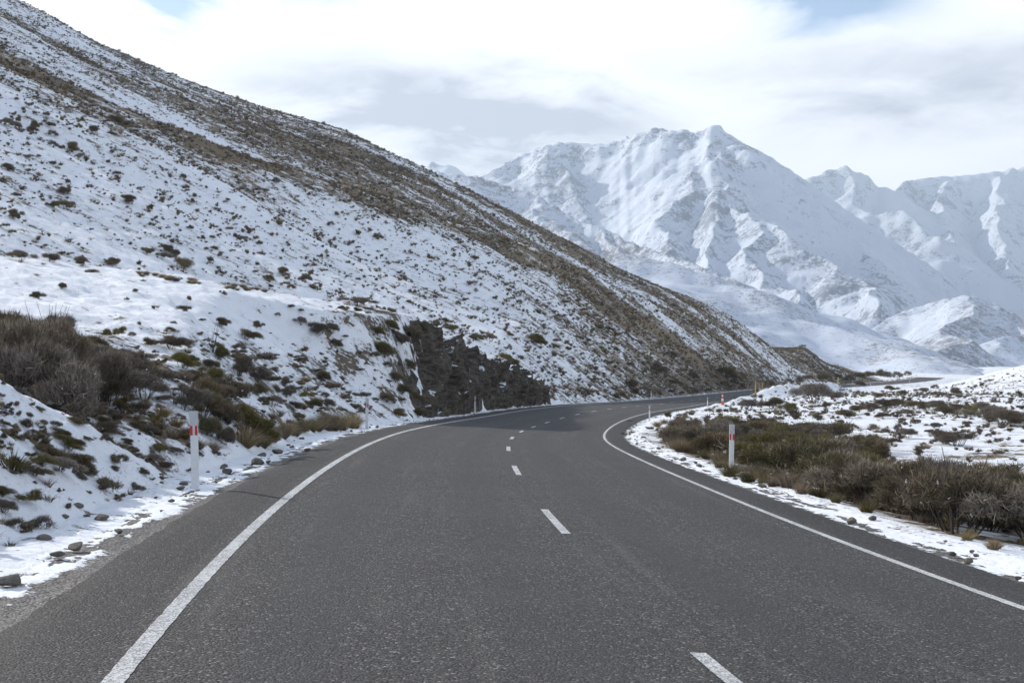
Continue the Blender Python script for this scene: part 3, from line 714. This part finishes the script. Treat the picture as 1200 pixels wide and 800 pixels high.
POST = dict(shaft=bevel_box('shaft', W_, D_, 1.02, -.25, M_WHITE), cap=bevel_box('cap', W_ + .012, D_ + .008, .20, .74 + .105, M_CAP, bev=.008),
            band=bevel_box('band', W_ + .004, D_ + .004, .135, .713, M_SHEET, bev=.003), red=bevel_box('red', .034, .006, .13, .715, M_RED, bev=.002))
def find_s(t, px, lo=3., hi=560.):
    s = np.arange(lo, hi, .25); x, y = road_pt(s, t); p = 600 + FPX * x / np.maximum(y, 1); i = int(np.argmin(np.abs(p - px))); return float(s[i])
def post(x, y, face, label, group=None, tilt=(0, 0), z=None, scale=1., facing=1):
    z = float(zat(x, y)) + .03 if z is None else z
    r = obj('marker_post', None, None, (x, y, z), (tilt[0], tilt[1], face), (scale,) * 3); r.empty_display_size = .2
    obj('shaft', POST['shaft'], r); obj('cap', POST['cap'], r); b = obj('reflector_band', POST['band'], r)
    for sx in (-1, 1): obj('red_strip', POST['red'], b, (sx * .033, -(D_ / 2 + .004), 0))
    return tag(r, label, 'marker post', group)
def post_px(t, px, label, group=None, **kw):
    s = find_s(t, px); x, y = road_pt(s, t); h = float(np.interp(s, ss_, hd_))
    return post(float(x), float(y), -h * .6, label, group, **kw)
hx, hy = hit(229, 573)
p1 = post(hx, hy, .04, 'white marker post with bright red reflector strips below the snowy bank, casting a shadow', tilt=(0, -.03), scale=1.04)
# a twist of wire hooked over its top
def tube(name, pts, r, mat, seg=5):
    cu = bpy.data.curves.new(name, 'CURVE'); cu.dimensions = '3D'; cu.bevel_depth = r; cu.bevel_resolution = 1
    sp = cu.splines.new('POLY'); sp.points.add(len(pts) - 1)
    for q, p in zip(sp.points, pts): q.co = (*p, 1)
    o = bpy.data.objects.new(name, cu); dg = bpy.context.evaluated_depsgraph_get(); COL.objects.link(o); dg.update()
    me = bpy.data.meshes.new_from_object(o.evaluated_get(dg)); bpy.data.objects.remove(o); me.materials.clear(); me.materials.append(mat); me.name = name
    return me
obj('wire', tube('wire', [(-.05, 0, 1.03), (-.075, -.01, 1.035), (-.10, -.02, 1.0), (-.115, -.02, .985)], .005, M_WHITE), p1)
hx, hy = hit(857, 556)
post(hx, hy, -.05, 'white marker post with dark red reflector strips in front of the dense scrub', tilt=(0, .02), scale=1.08)
FAR = 'far roadside marker posts'
post_px(-4.95, 430, 'thin white marker post on the verge just before the rock outcrop')
post_px(-4.95, 557, 'small white marker post standing in front of the rock outcrop')
post_px(-5.0, 680, 'tiny white marker post at the hill foot just past the rock outcrop')
post_px(5.0, 761, 'white marker post with red band on the inside of the bend')
post_px(-5.0, 763, 'white marker post across the road behind the one inside the bend')
post_px(5.2, 829, 'short white marker post beside the orange cone')
for t_, px_ in ((-5., 920), (5.2, 918), (-5., 999), (5.2, 1020), (5.2, 1066), (-5, 1074)):
    post_px(t_, px_, 'tiny white marker post far along the road beyond the yellow poles', FAR)
def spot(px, t):
    s = find_s(t, px); x, y = road_pt(s, t); return float(x), float(y)
def cone():
    x, y = spot(846.5, 7.0); z = float(zat(x, y))
    r = obj('traffic_cone', None, None, (x, y, z), (0, 0, .3)); r.empty_display_size = .2
    def ring(z0, z1, r0, r1, mat, nm):
        bm = bmesh.new(); bmesh.ops.create_cone(bm, cap_ends=True, segments=20, radius1=r0, radius2=r1, depth=z1 - z0)
        for v in bm.verts: v.co.z += (z0 + z1) / 2
        me = bpy.data.meshes.new(nm); bm.to_mesh(me); bm.free(); me.materials.append(mat); return obj(nm, me, r)
    obj('base', bevel_box('base', .42, .42, .05, -.01, M_ORANGE, bev=.015), r)
    ring(.04, .45, .17, .12, M_ORANGE, 'body'); ring(.45, .70, .125, .10, M_WHITE, 'white_band'); ring(.70, .95, .10, .075, M_ORANGE, 'body'); ring(.95, 1.1, .078, .06, M_WHITE, 'white_band'); ring(1.1, 1.32, .06, .04, M_ORANGE, 'tip')
    tag(r, 'tall orange and white traffic cone at the edge of the scrub', 'traffic cone')
cone()
def pole(px, t, h, label, green=False, lean=0.):
    x, y = spot(px, t); z = float(zat(x, y))
    r = obj('marker_pole', None, None, (x, y, z), (0, lean, .2)); r.empty_display_size = .2
    obj('pole', bevel_box('pole', .15, .11, h + .3, -.3, M_YEL, bev=.02, taper=.55), r)
    obj('foot', bevel_box('foot', .24, .19, .28, -.05, M_GREEN if green else M_YEL, bev=.02), r)
    return tag(r, label, 'pole')
pole(885, 7.5, 2.2, 'yellow tapered marker pole sunk in the scrub beside the orange cone', lean=.03)
pole(893, 6.2, 2.1, 'yellow marker pole with a green foot beside the road', True)
def signpost():
    x, y = spot(982, 5.6); z = float(zat(x, y))
    r = obj('wooden_post', None, None, (x, y, z), (0, 0, .1)); r.empty_display_size = .2
    obj('upright', bevel_box('upright', .22, .14, 2.9, -.3, M_WOOD, bev=.02, taper=.8), r)
    obj('crosspiece', bevel_box('crosspiece', .9, .08, .28, 1.05, M_WOOD, off=(.02, -.115), bev=.02), r)
    obj('brace', bevel_box('brace', .16, .08, .5, 1.9, M_WOOD, off=(.2, -.06), bev=.02), r)
    tag(r, 'pale wooden post with a short crosspiece beside the far road', 'post')
signpost()

# ------------------------------------------------------------------ stones
def stone_mesh(i, snowy):
    R = np.random.default_rng(500 + i); bm = bmesh.new(); bmesh.ops.create_icosphere(bm, subdivisions=3, radius=1)
    cuts = [(Vector(R.normal(0, 1, 3)).normalized(), R.uniform(.45, .85)) for _ in range(11)]
    for v in bm.verts:
        for n, d in cuts:
            e = v.co.dot(n) - d
            if e > 0: v.co -= n * e * .88
        c = v.co; k = 1 + .07 * float(perlin(np.array([c.x * 3 + i]), np.array([c.y * 3 + c.z * 2]), i)[0])
        v.co = Vector((c.x * k * .62, c.y * k * .5, c.z * k * .38))
    me = bpy.data.meshes.new('stone'); bm.to_mesh(me); bm.free()
    for p in me.polygons: p.use_smooth = False
    me.materials.append(snowy); return me
M_STONE = mat_rock('stone', True)
def mat_pebble():
    m, N = newmat('greywacke'); P = N.n('ShaderNodeTexCoord').outputs['Object']; r = N.n('ShaderNodeObjectInfo').outputs['Random']
    n = N.noise(P, 3., 8., .65)
    c = N.mix(N.ss(n, .3, .7), (.06, .056, .05), (.20, .185, .16)); c = N.mix(N.m('MULTIPLY', r, .45), c, (.27, .24, .20))
    principled(N, c, .85, .25, bump(N, N.noise(P, 9., 6., .7), .6, .05)); return m
M_PEB = mat_pebble()
STONES = [stone_mesh(i, M_PEB) for i in range(7)]
def stone(x, y, size, label, group=None, flat=1.):
    z = max(float(zat(x, y)), 0 + float(zat(x, y)))
    s, t = st1(x, y)
    if abs(t) < 5.3: z = float(road_z(s, t)) - .02
    o = obj('stone', random.choice(STONES), None, (x, y, z + size * .10), (random.uniform(-.15, .15), random.uniform(-.15, .15), random.uniform(0, 6.28)), (size, size, size * flat))
    return tag(o, label, 'stone', group)
NAMED = [(374, 533, 9, 'dark stone lying alone on the bare tarmac edge beside the white line'), (212, 574, 13, 'dark jagged stone at the foot of the marker post below the bank'),
         (870, 559, 17, 'dark rounded stone beside the foot of the marker post by the scrub'), (893, 572, 13, 'tan squared block of stone on the verge near the scrub side marker post'),
         (800, 541, 10, 'small dark stone between the white line and the scrub'), (820, 548, 9, 'small dark stone a step nearer the scrub side marker post'),
         (300, 546, 22, 'low dark slab of stone bedded in the sunlit snow'), (325, 532, 16, 'pale flat stone capped with snow on the sunlit verge'), (264, 547, 13, 'dark stone at the bank foot behind the first marker post'),
         (92, 594, 18, 'grey flat stone at the foot of the snowy bank'), (76, 606, 13, 'rounded brown stone at the foot of the snowy bank'), (120, 609, 24, 'long flat stone in the shaded verge snow'),
         (102, 605, 11, 'small tan stone among larger ones in the verge snow'), (90, 648, 24, 'dark flat stone half out of the snow at the tarmac edge'), (68, 656, 20, 'dark stone beside the flat one at the tarmac edge'),
         (10, 690, 40, 'large dark stone at the snow edge by the tarmac'), (50, 632, 22, 'flat grey stone in smooth shaded snow'), (201, 592, 11, 'small round stone on the sunlit verge below the marker post'),
         (754, 513, 8, 'dark stone in the snow inside the bend'), (1022, 610, 13, 'dark stone on the snow strip below the scrub')]
for px_, py_, w_, lab in NAMED:
    h_ = hit(px_, py_)
    if h_: stone(h_[0], h_[1], w_ * h_[1] / FPX * .8, lab, None, .8)
for i in range(75):
    s = random.uniform(-7, 46) if i % 3 else random.uniform(10, 90); t = -random.uniform(4.45, 5.9); x, y = road_pt(s, t)
    stone(float(x), float(y), random.choice([.05, .06, .08, .1, .13]) * random.uniform(.7, 1.3), 'small grey stone scattered on the verge below the banks', 'stones on the hillside verge')
for i in range(60):
    s = random.uniform(-5, 75); t = random.uniform(4.5, 5.9); x, y = road_pt(s, t)
    stone(float(x), float(y), random.choice([.05, .06, .08, .1, .14]) * random.uniform(.7, 1.3), 'small grey stone scattered on the verge along the scrub', 'stones on the scrub side verge')

# ------------------------------------------------------------------ scrub
SMALL = []
def scrub_px(lst, protos, name, label, cat, group, hk=1., asp=.72):
    for px_, py_, w_ in lst:
        h_ = hit(px_, py_)
        if h_ is None: continue
        w = w_ * h_[1] / FPX
        if w_ < 9.5 or name == 'distant': SMALL.append((h_[0], h_[1], w)); continue
        plant(name, SCRUB if protos is BUSH and w_ > 12.5 else protos, h_[0], h_[1], w, w * hk, label, cat, group)
# tall brush behind the near hump
brush = []
def brush_test(x, y):
    s, t = st1(x, y); px, py = pxpy(x, y)
    return -60 < px < 255 and t < -7.2 - max(0, (y - 27)) * .0
top = lambda px: np.interp(px, [-80, 0, 60, 90, 130, 200, 240, 270], [335, 348, 352, 378, 398, 428, 462, 490])
for x, y in spread_world((-16, -4.5, 21.5, 31), 46, brush_test, .75):
    px, py = pxpy(x, y); h = (py - float(top(px))) * y / FPX * random.uniform(.72, 1.06)
    if h < .3: continue
    h = min(h, 2.6)
    plant('shrub', BRUSH if h > .9 else SCRUB, x, y, max(.9, h * random.uniform(.75, 1.0)), h * .92 if h > .9 else h * 1.15, 'SIZE COL twiggy shrub in the tall thicket behind the snowy roadside bank', 'shrub', 'thicket behind the bank')
BK = [(255, 420, 26), (245, 432, 20), (280, 440, 30), (300, 447, 26), (285, 425, 18), (250, 450, 34), (270, 468, 40), (235, 470, 36), (225, 450, 30), (320, 475, 18), (345, 480, 16), (355, 478, 16), (335, 465, 14), (365, 478, 18),
      (300, 462, 22), (322, 455, 14), (332, 452, 14), (215, 432, 28), (383, 478, 16), (372, 470, 12), (318, 490, 16), (350, 492, 14), (262, 496, 40), (285, 505, 46), (300, 515, 40), (285, 520, 50), (245, 510, 36), (262, 520, 30), (240, 490, 40), (215, 480, 40), (255, 478, 36)]
scrub_px(BK, SCRUB + BRUSH + TUSS[:2], 'shrub', 'SIZE COL scrub bush on the bank slope above the dry roadside grass', 'shrub', 'scrub on the bank slope', 1.0)
scrub_px([(200, 408, 34)], SCRUB, 'shrub', 'low dark domed shrub alone at the lip of the snowy terrace', 'shrub', None, .75)
scrub_px([(378, 446, 17)], SCRUB, 'shrub', 'round dark shrub alone on the lower terrace snow', 'shrub', None, 1.15)
scrub_px([(288, 397, 26)], SCRUB, 'shrub', 'ragged dark shrub in the middle of the snowy terrace', 'shrub', None, .75)
scrub_px([(420, 358, 32)], SCRUB, 'shrub', 'long low dark shrub on the far brink of the terrace', 'shrub', None, .45)
TERR = [(258, 382, 18), (262, 347, 10), (372, 390, 22), (388, 390, 18), (393, 405, 14), (43, 350, 16), (72, 338, 13), (130, 312, 14), (96, 311, 18), (24, 307, 22), (60, 307, 20), (318, 338, 8), (325, 370, 7), (222, 352, 9), (342, 362, 9), (352, 366, 8), (352, 380, 14), (300, 384, 14), (150, 352, 6), (180, 362, 7)]
scrub_px(TERR, BUSH, 'shrub', 'SIZE COL bush scattered on the snowy terrace', 'shrub', 'bushes on the terrace', .9)
RT = [(442, 390, 16), (456, 384, 20), (463, 398, 22), (481, 400, 30), (492, 386, 14), (510, 382, 14), (448, 416, 30), (470, 402, 18), (530, 388, 14), (560, 398, 12), (522, 378, 10), (500, 398, 14), (478, 430, 16), (462, 446, 18), (452, 470, 18), (470, 460, 18), (486, 470, 20), (466, 488, 18), (490, 488, 16), (598, 432, 26), (590, 424, 18)]
scrub_px(RT, SCRUB, 'shrub', 'SIZE COL shrub rooted around the top and edge of the rock outcrop', 'shrub', 'shrubs about the rock outcrop', .85)
HUMP = [(48, 482, 14), (80, 480, 26), (90, 497, 20), (110, 488, 16), (125, 505, 30), (135, 492, 24), (68, 512, 26), (80, 525, 34), (60, 535, 32), (90, 548, 44), (70, 552, 40), (48, 545, 34), (40, 556, 30), (160, 500, 14), (175, 508, 22), (185, 528, 26), (178, 540, 22), (148, 520, 16), (125, 516, 14), (104, 516, 12), (3, 600, 34), (0, 580, 30), (170, 556, 10), (134, 550, 12), (195, 548, 20), (206, 532, 20), (5, 480, 14), (5, 500, 16)]
scrub_px(HUMP, SCRUB, 'shrub', 'SIZE COL plant clinging low to the snowy roadside bank', 'shrub', 'plants on the roadside bank', .6)
# lone leafless sapling
def sapling():
    h_ = hit(248, 412); R = prr(7); g = stems_geo(R, .5, 1., 6, .012)
    o = obj('sapling', geo_mesh('sapling', g, M_STEM), None, (h_[0], h_[1], float(zat(*h_))), (0, 0, 0), (.9, .9, 1.0)); tag(o, 'thin leafless sapling standing in the terrace snow', 'sapling')
sapling()
# hillside bushes one can pick out
HB = [(83, 178, 20), (40, 150, 14), (8, 148, 15), (20, 152, 14), (55, 138, 11), (62, 172, 12), (75, 228, 16), (63, 244, 14), (77, 245, 18), (15, 256, 18), (149, 238, 16), (10, 200, 14), (18, 232, 11), (136, 206, 9), (136, 145, 18), (148, 149, 13), (108, 155, 13), (58, 150, 12), (96, 144, 10), (20, 144, 12), (35, 155, 13), (62, 160, 12), (130, 160, 10), (34, 126, 10),
      (171, 298, 15), (194, 296, 16), (190, 304, 13), (206, 300, 14), (214, 315, 22), (133, 310, 14), (238, 282, 9), (249, 281, 9), (268, 271, 9), (291, 273, 12), (276, 279, 9), (283, 283, 12), (298, 282, 9), (306, 288, 9), (226, 239, 9), (225, 270, 9), (205, 285, 9), (188, 238, 12), (148, 236, 14), (274, 258, 8), (328, 266, 11), (329, 255, 8), (387, 265, 9), (332, 322, 15), (317, 330, 12), (335, 329, 9), (358, 330, 14), (341, 339, 11), (366, 338, 8), (367, 314, 9), (260, 323, 10), (300, 321, 8), (250, 293, 8), (258, 300, 9), (242, 294, 8), (376, 303, 8), (395, 253, 8), (323, 95 + 120, 12)]
scrub_px(HB, BUSH, 'shrub', 'SIZE COL rounded bush dotting the shaded snowy hillside', 'shrub', 'bushes on the hillside', .95)
HM = [(556, 398, 14), (575, 400, 15), (597, 395, 10), (626, 403, 24), (652, 402, 9), (649, 409, 12), (664, 404, 8), (690, 402, 9), (702, 386, 12), (713, 388, 10), (740, 455, 18), (743, 462, 14), (713, 428, 11), (738, 430, 11), (768, 436, 20), (788, 420, 13), (676, 355, 8), (662, 357, 9), (684, 366, 9), (668, 412, 9), (722, 395, 9), (735, 391, 12), (812, 443, 14), (850, 442, 22), (848, 452, 12), (860, 450, 12), (790, 452, 12), (555, 305, 10), (440, 280, 10), (420, 330, 8), (486, 345, 8), (510, 350, 8), (470, 330, 7), (620, 315, 10), (580, 352, 8), (608, 356, 8)]
scrub_px(HM, BUSH, 'shrub', 'SIZE COL bush on the tussock slope above the bend', 'shrub', 'bushes above the bend', .9)
# scrub on the outside of the near verge
def dense(poly, n, gap, wr, hr, protos, label, group, box):
    def ok(x, y):
        if y < 12: return False
        px, py = pxpy(x, y); s, t = st1(x, y)
        return t > 5.75 and inpoly(px, py, poly)
    for x, y in spread_world(box, n, ok, gap):
        w = random.uniform(*wr); plant('shrub', protos, x, y, w, w * random.uniform(*hr), label, 'shrub', group)
dense([(780, 528), (800, 500), (845, 488), (900, 490), (965, 500), (985, 520), (1040, 545), (1080, 560), (1060, 590), (950, 585), (900, 572), (850, 556)], 78, .85, (1.0, 1.75), (.75, 1.05), SCRUB, 'SIZE COL scrub bush in the dense patch inside the bend', 'dense scrub inside the bend', (3, 22, 24, 75))
dense([(930, 588), (1000, 578), (1080, 570), (1210, 575), (1260, 690), (1200, 652), (1100, 620), (1000, 600)], 42, .62, (.9, 1.5), (.8, 1.1), SCRUB, 'SIZE COL twiggy bush in the hedge of scrub along the snow strip', 'scrub hedge along the verge', (5, 14, 15, 34))
RP = [(955, 472, 46), (993, 490, 22), (1064, 514, 24), (1048, 520, 16), (1120, 522, 42), (1108, 520, 30), (1175, 498, 42), (1160, 494, 36), (1188, 496, 30), (1135, 488, 30), (1125, 482, 22), (1148, 484, 26), (1100, 482, 26), (1085, 480, 22), (1110, 486, 24), (1066, 478, 20), (1050, 476, 22), (1036, 478, 22), (1020, 482, 24), (1005, 483, 20), (1131, 499, 14), (1063, 488, 18), (1044, 458, 14), (1058, 462, 12), (1082, 460, 12), (1120, 462, 16), (1095, 456, 9), (1030, 466, 14), (1150, 476, 10), (1035, 490, 16), (1075, 496, 12), (1095, 502, 14), (1090, 508, 12), (1184, 506, 10), (1158, 512, 8), (978, 468, 22), (968, 478, 14), (985, 496, 10), (1008, 452, 12), (925, 482, 24), (905, 478, 26), (878, 480, 24)]
scrub_px(RP, SCRUB, 'shrub', 'SIZE COL scrub bush standing on the snowy flat beside the road', 'shrub', 'scrub on the snowy flat', .72)
TOE = [(905, 452, 10), (925, 451, 12), (938, 449, 12), (948, 448, 14), (960, 446, 12), (968, 447, 14), (1005, 446, 16), (1018, 445, 16), (1030, 444, 16), (1042, 445, 14), (1052, 444, 14), (995, 447, 14), (985, 446, 12), (1064, 441, 10), (870, 454, 8), (855, 456, 8), (830, 460, 9), (815, 461, 9), (800, 463, 8), (786, 462, 9), (722, 466, 9), (730, 465, 8)]
scrub_px(TOE, BUSH, 'distant', 'dark bush along the foot of the long hill beside the far road', 'shrub', 'bushes along the hill foot', .8)
# tussock clumps near the road
def tuss_px(lst, protos, label, group, hk=1.):
    for px_, py_, w_ in lst:
        h_ = hit(px_, py_)
        if h_ is None: continue
        w = w_ * h_[1] / FPX
        plant('tussock', protos, h_[0], h_[1], w * 1.0, w * hk, label, 'tussock', group, sink=.02)
G1 = [(random.uniform(300, 415), 0, random.uniform(14, 30)) for _ in range(46)]
G1 = [(a, np.interp(a, [300, 345, 420], [527, 512, 502]) - random.uniform(0, 9), b) for a, _, b in G1] + [(250, 528, 22), (232, 525, 24), (215, 512, 26), (205, 500, 26), (190, 488, 26), (170, 476, 22), (150, 468, 20), (120, 460, 18), (95, 456, 16), (60, 449, 16), (30, 445, 18)]
tuss_px(G1, TUSS, 'SIZE COL tussock in the dry grass below the bank slope', 'tussocks below the bank', 1.1)
G2 = [(random.uniform(785, 850), 0, random.uniform(14, 30)) for _ in range(26)]
G2 = [(a, np.interp(a, [780, 860], [523, 556]) - random.uniform(0, 8), b) for a, _, b in G2] + [(925, 572, 40), (918, 566, 30), (1000, 588, 44), (1015, 592, 40), (985, 584, 34), (1030, 597, 40), (1045, 600, 34), (1140, 628, 18), (880, 562, 24), (895, 566, 24), (905, 570, 22)] + [(random.uniform(840, 1190), 0, random.uniform(16, 34)) for _ in range(30)]
G2 = [(a, b if b else np.interp(a, [840, 930, 1050, 1200], [556, 580, 610, 655]) - random.uniform(0, 12), c) for a, b, c in G2]
tuss_px(G2, TUSS, 'SIZE COL tussock at the scrub edge beside the snow strip', 'tussocks at the scrub edge', 1.05)
G3 = [(730, 510, 8), (738, 495, 8), (770, 500, 14), (778, 496, 12), (790, 505, 16), (740, 508, 9), (800, 492, 14), (810, 486, 14), (775, 512, 10)]
tuss_px(G3, TUSS, 'olive tussock in the snow inside the bend', 'tussocks inside the bend', 1.0)
G4 = [(random.uniform(645, 740), random.uniform(450, 471), random.uniform(6, 13)) for _ in range(30)] + [(664, 463, 16), (679, 459, 11), (645, 460, 12), (700, 462, 10), (870, 440, 14), (835, 440, 12)]
tuss_px(G4, TUSSF, 'SIZE COL tussock on the slope foot beyond the rock outcrop', 'tussocks beyond the outcrop', .9)
G5 = [(random.uniform(155, 310), 0, random.uniform(8, 15)) for _ in range(30)]
G5 = [(a, np.interp(a, [140, 220, 310], [320, 329, 342]) + random.uniform(-2, 3), b) for a, _, b in G5]
tuss_px(G5, TUSS, 'SIZE COL dry tussock along the far brink of the terrace', 'tussocks on the terrace brink', .8)

# ------------------------------------------------------------------ the uncountable cover of tufts
def scatter(name, x, y, size, hk, idx, protos, label, cat):
    n = len(x); z = zat(x, y)
    me = bpy.data.meshes.new(name); me.vertices.add(n); me.vertices.foreach_set('co', np.stack([x, y, z - .02], -1).astype(np.float32).ravel())
    for nm, a in (('size', size), ('turn', rng.uniform(0, 6.28, n)), ('tall', hk)):
        t = me.attributes.new(nm, 'FLOAT', 'POINT'); t.data.foreach_set('value', np.asarray(a, np.float32))
    t = me.attributes.new('pick', 'INT', 'POINT'); t.data.foreach_set('value', np.asarray(idx, np.int32))
    c = bpy.data.collections.new(name + '_kinds')
    for i, pm in enumerate(protos): c.objects.link(bpy.data.objects.new('%s_kind_%02d' % (name, i), pm))
    o = obj(name, me); g = bpy.data.node_groups.new(name, 'GeometryNodeTree')
    g.interface.new_socket('Geometry', in_out='INPUT', socket_type='NodeSocketGeometry'); g.interface.new_socket('Geometry', in_out='OUTPUT', socket_type='NodeSocketGeometry')
    nn = lambda t_: g.nodes.new(t_)
    gi = nn('NodeGroupInput'); go = nn('NodeGroupOutput'); ip = nn('GeometryNodeInstanceOnPoints'); ci = nn('GeometryNodeCollectionInfo')
    ci.inputs[0].default_value = c; ci.inputs['Separate Children'].default_value = True; ci.inputs['Reset Children'].default_value = True
    def at(nm, ty='FLOAT'):
        q = nn('GeometryNodeInputNamedAttribute'); q.data_type = ty; q.inputs[0].default_value = nm; return q.outputs[0]
    cs = nn('ShaderNodeCombineXYZ'); cr_ = nn('ShaderNodeCombineXYZ'); L = g.links.new
    s_ = at('size'); L(s_, cs.inputs[0]); L(s_, cs.inputs[1]); L(at('tall'), cs.inputs[2]); L(at('turn'), cr_.inputs[2])
    L(gi.outputs[0], ip.inputs['Points']); L(ci.outputs[0], ip.inputs['Instance']); ip.inputs['Pick Instance'].default_value = True
    L(at('pick', 'INT'), ip.inputs['Instance Index']); L(cr_.outputs[0], ip.inputs['Rotation']); L(cs.outputs[0], ip.inputs['Scale']); L(ip.outputs[0], go.inputs[0])
    md = o.modifiers.new('scatter', 'NODES'); md.node_group = g
    return tag(o, label, cat, kind='stuff')
def sector(n, r0, r1, a0=-24., a1=24.):
    r = np.sqrt(rng.uniform(r0 * r0, r1 * r1, n)); a = np.radians(rng.uniform(a0, a1, n)); return r * np.sin(a), r * np.cos(a)
def tiny(name, sd, n, W, H, tl, tw, mat): return geo_mesh(name, shrub_geo(prr(sd), W, H, n, tl, tw, 4, .6, .03, .3), mat)
TINYB = [tiny('tuft', 300 + i, 130, 1., 1.05, .32, .07, [M_HILLB, M_SCRUB, M_HILLB][i]) for i in range(3)]
TINYT = [geo_mesh('tuft', tussock_geo(prr(310 + i), 34, .7, 1.2, .075), [M_TUSSG, M_TUSS, M_GREY][i]) for i in range(3)]
# long hill
x, y = sector(460000, 78, 560); s, t = road_st(x, y); c, so = cover(x, y, s, t)
onhill = (t < -5.6) & (y > np.interp(x, [-60, -22, -5, 10, 60], [58, 72, 88, 103, 122]))
px_all = 600 + FPX * x / y; cl = fbm(x / 9, y / 9, 4, 401, .6)
dens = np.clip(1.04 - c + .12 * sst(px_all, 560, 800), .07, .85) * .95 * np.clip(.75 + 1.9 * cl, .15, 2.) + .2 * np.clip(cl - .1, 0, 1)
dens = dens * np.interp(y, [80, 250, 560], [.95, .9, .7])
keep = onhill & (rng.uniform(0, 1, len(x)) < dens)
x, y, c, so = x[keep], y[keep], c[keep], so[keep]
px = 600 + FPX * x / y; gold = np.clip(.34 + .3 * sst(y - np.interp(px, CREST_PX, CREST_Y), 0, 60) + .35 * gauss(y - np.interp(px, CREST_PX, CREST_Y), 22) + .5 * sst(px, 500, 740) + .3 * fbm(x / 25, y / 25, 3, 411) - .15 * sst(px, 100, 0), .05, .9)
ist = rng.uniform(0, 1, len(x)) < gold
sz = np.where(rng.uniform(0, 1, len(x)) < .14 * (1 - .8 * sst(y - np.interp(px, CREST_PX, CREST_Y), 0, 40)), np.exp(rng.normal(-.3, .25, len(x))), np.exp(rng.normal(-1.05, .4, len(x)))) * np.interp(y, [80, 200, 560], [.75, 1., 1.35])
idx = np.where(ist, 3 + rng.integers(0, 3, len(x)), rng.integers(0, 3, len(x)))
scatter('hillside_tufts', x, y, sz, sz * np.where(ist, .9, .75), idx, TINYB + TINYT, 'countless dark tufts and tussocks peppering the long snowy hill', 'tussock cover')
# terrace, bank, flat
x, y = sector(60000, 14, 120, -24, 5); s, t = road_st(x, y); c, so = cover(x, y, s, t)
m_ = (t < -5.8) & (y < np.interp(x, [-60, -22, -5, 10, 60], [62, 74, 90, 103, 122])) & ~((s > 50) & (s < 104) & (t > -8.5))
keep = m_ & (rng.uniform(0, 1, len(x)) < np.clip(1.0 - c, .01, .7) * np.where((-t > 10.5) & (y > 30), .08, .5))
x, y = x[keep], y[keep]; sz = np.exp(rng.normal(-1.45, .45, len(x)))
scatter('bank_tufts', x, y, sz, sz * .8, rng.integers(0, 6, len(x)), BUSH[:3] + TUSSF, 'small tufts of grass and twigs poking through the terrace snow', 'grass tufts')
x, y = sector(120000, 18, 330, -3, 25); s, t = road_st(x, y); c, so = cover(x, y, s, t)
keep = (t > 5.9) & (rng.uniform(0, 1, len(x)) < (np.clip(1.0 - c, .02, .7) * .38 + .05 * np.clip(fbm(x / 9, y / 9, 3, 421), 0, 1)))
x, y = x[keep], y[keep]; sz = np.exp(rng.normal(-1.0, .5, len(x)))
scatter('flat_tufts', x, y, sz, sz * .72, rng.integers(0, 6, len(x)), TINYB + TUSSF, 'low tufts and tussocks scattered over the snowy flat', 'grass tufts')

a_ = np.array(SMALL); scatter('distant_bushes', a_[:, 0], a_[:, 1], a_[:, 2], a_[:, 2] * .95, rng.integers(0, 3, len(a_)), BUSH[:3], 'small dark bushes too far off to tell apart on the hillside', 'bushes')

# dead stems and grass tips through the thin snow of the near bank
x, y = sector(26000, 9, 34, -26, 2); s, t = road_st(x, y)
keep = (t < -5.5) & (rng.uniform(0, 1, len(x)) < np.clip(.16 + .9 * fbm(x / 1.3, y / 1.3, 3, 431), .02, .6) * np.where(y > 24, .5, 1.))
x, y = x[keep], y[keep]; sz = np.exp(rng.normal(-2.1, .4, len(x)))
scatter('grass_tips', x, y, sz, sz * 1.0, rng.integers(0, 4, len(x)), [BUSH[0], TUSSF[0], TUSSF[1], BUSH[3]], 'thin dead stems and grass tips poking through the snow of the near bank', 'grass tips')
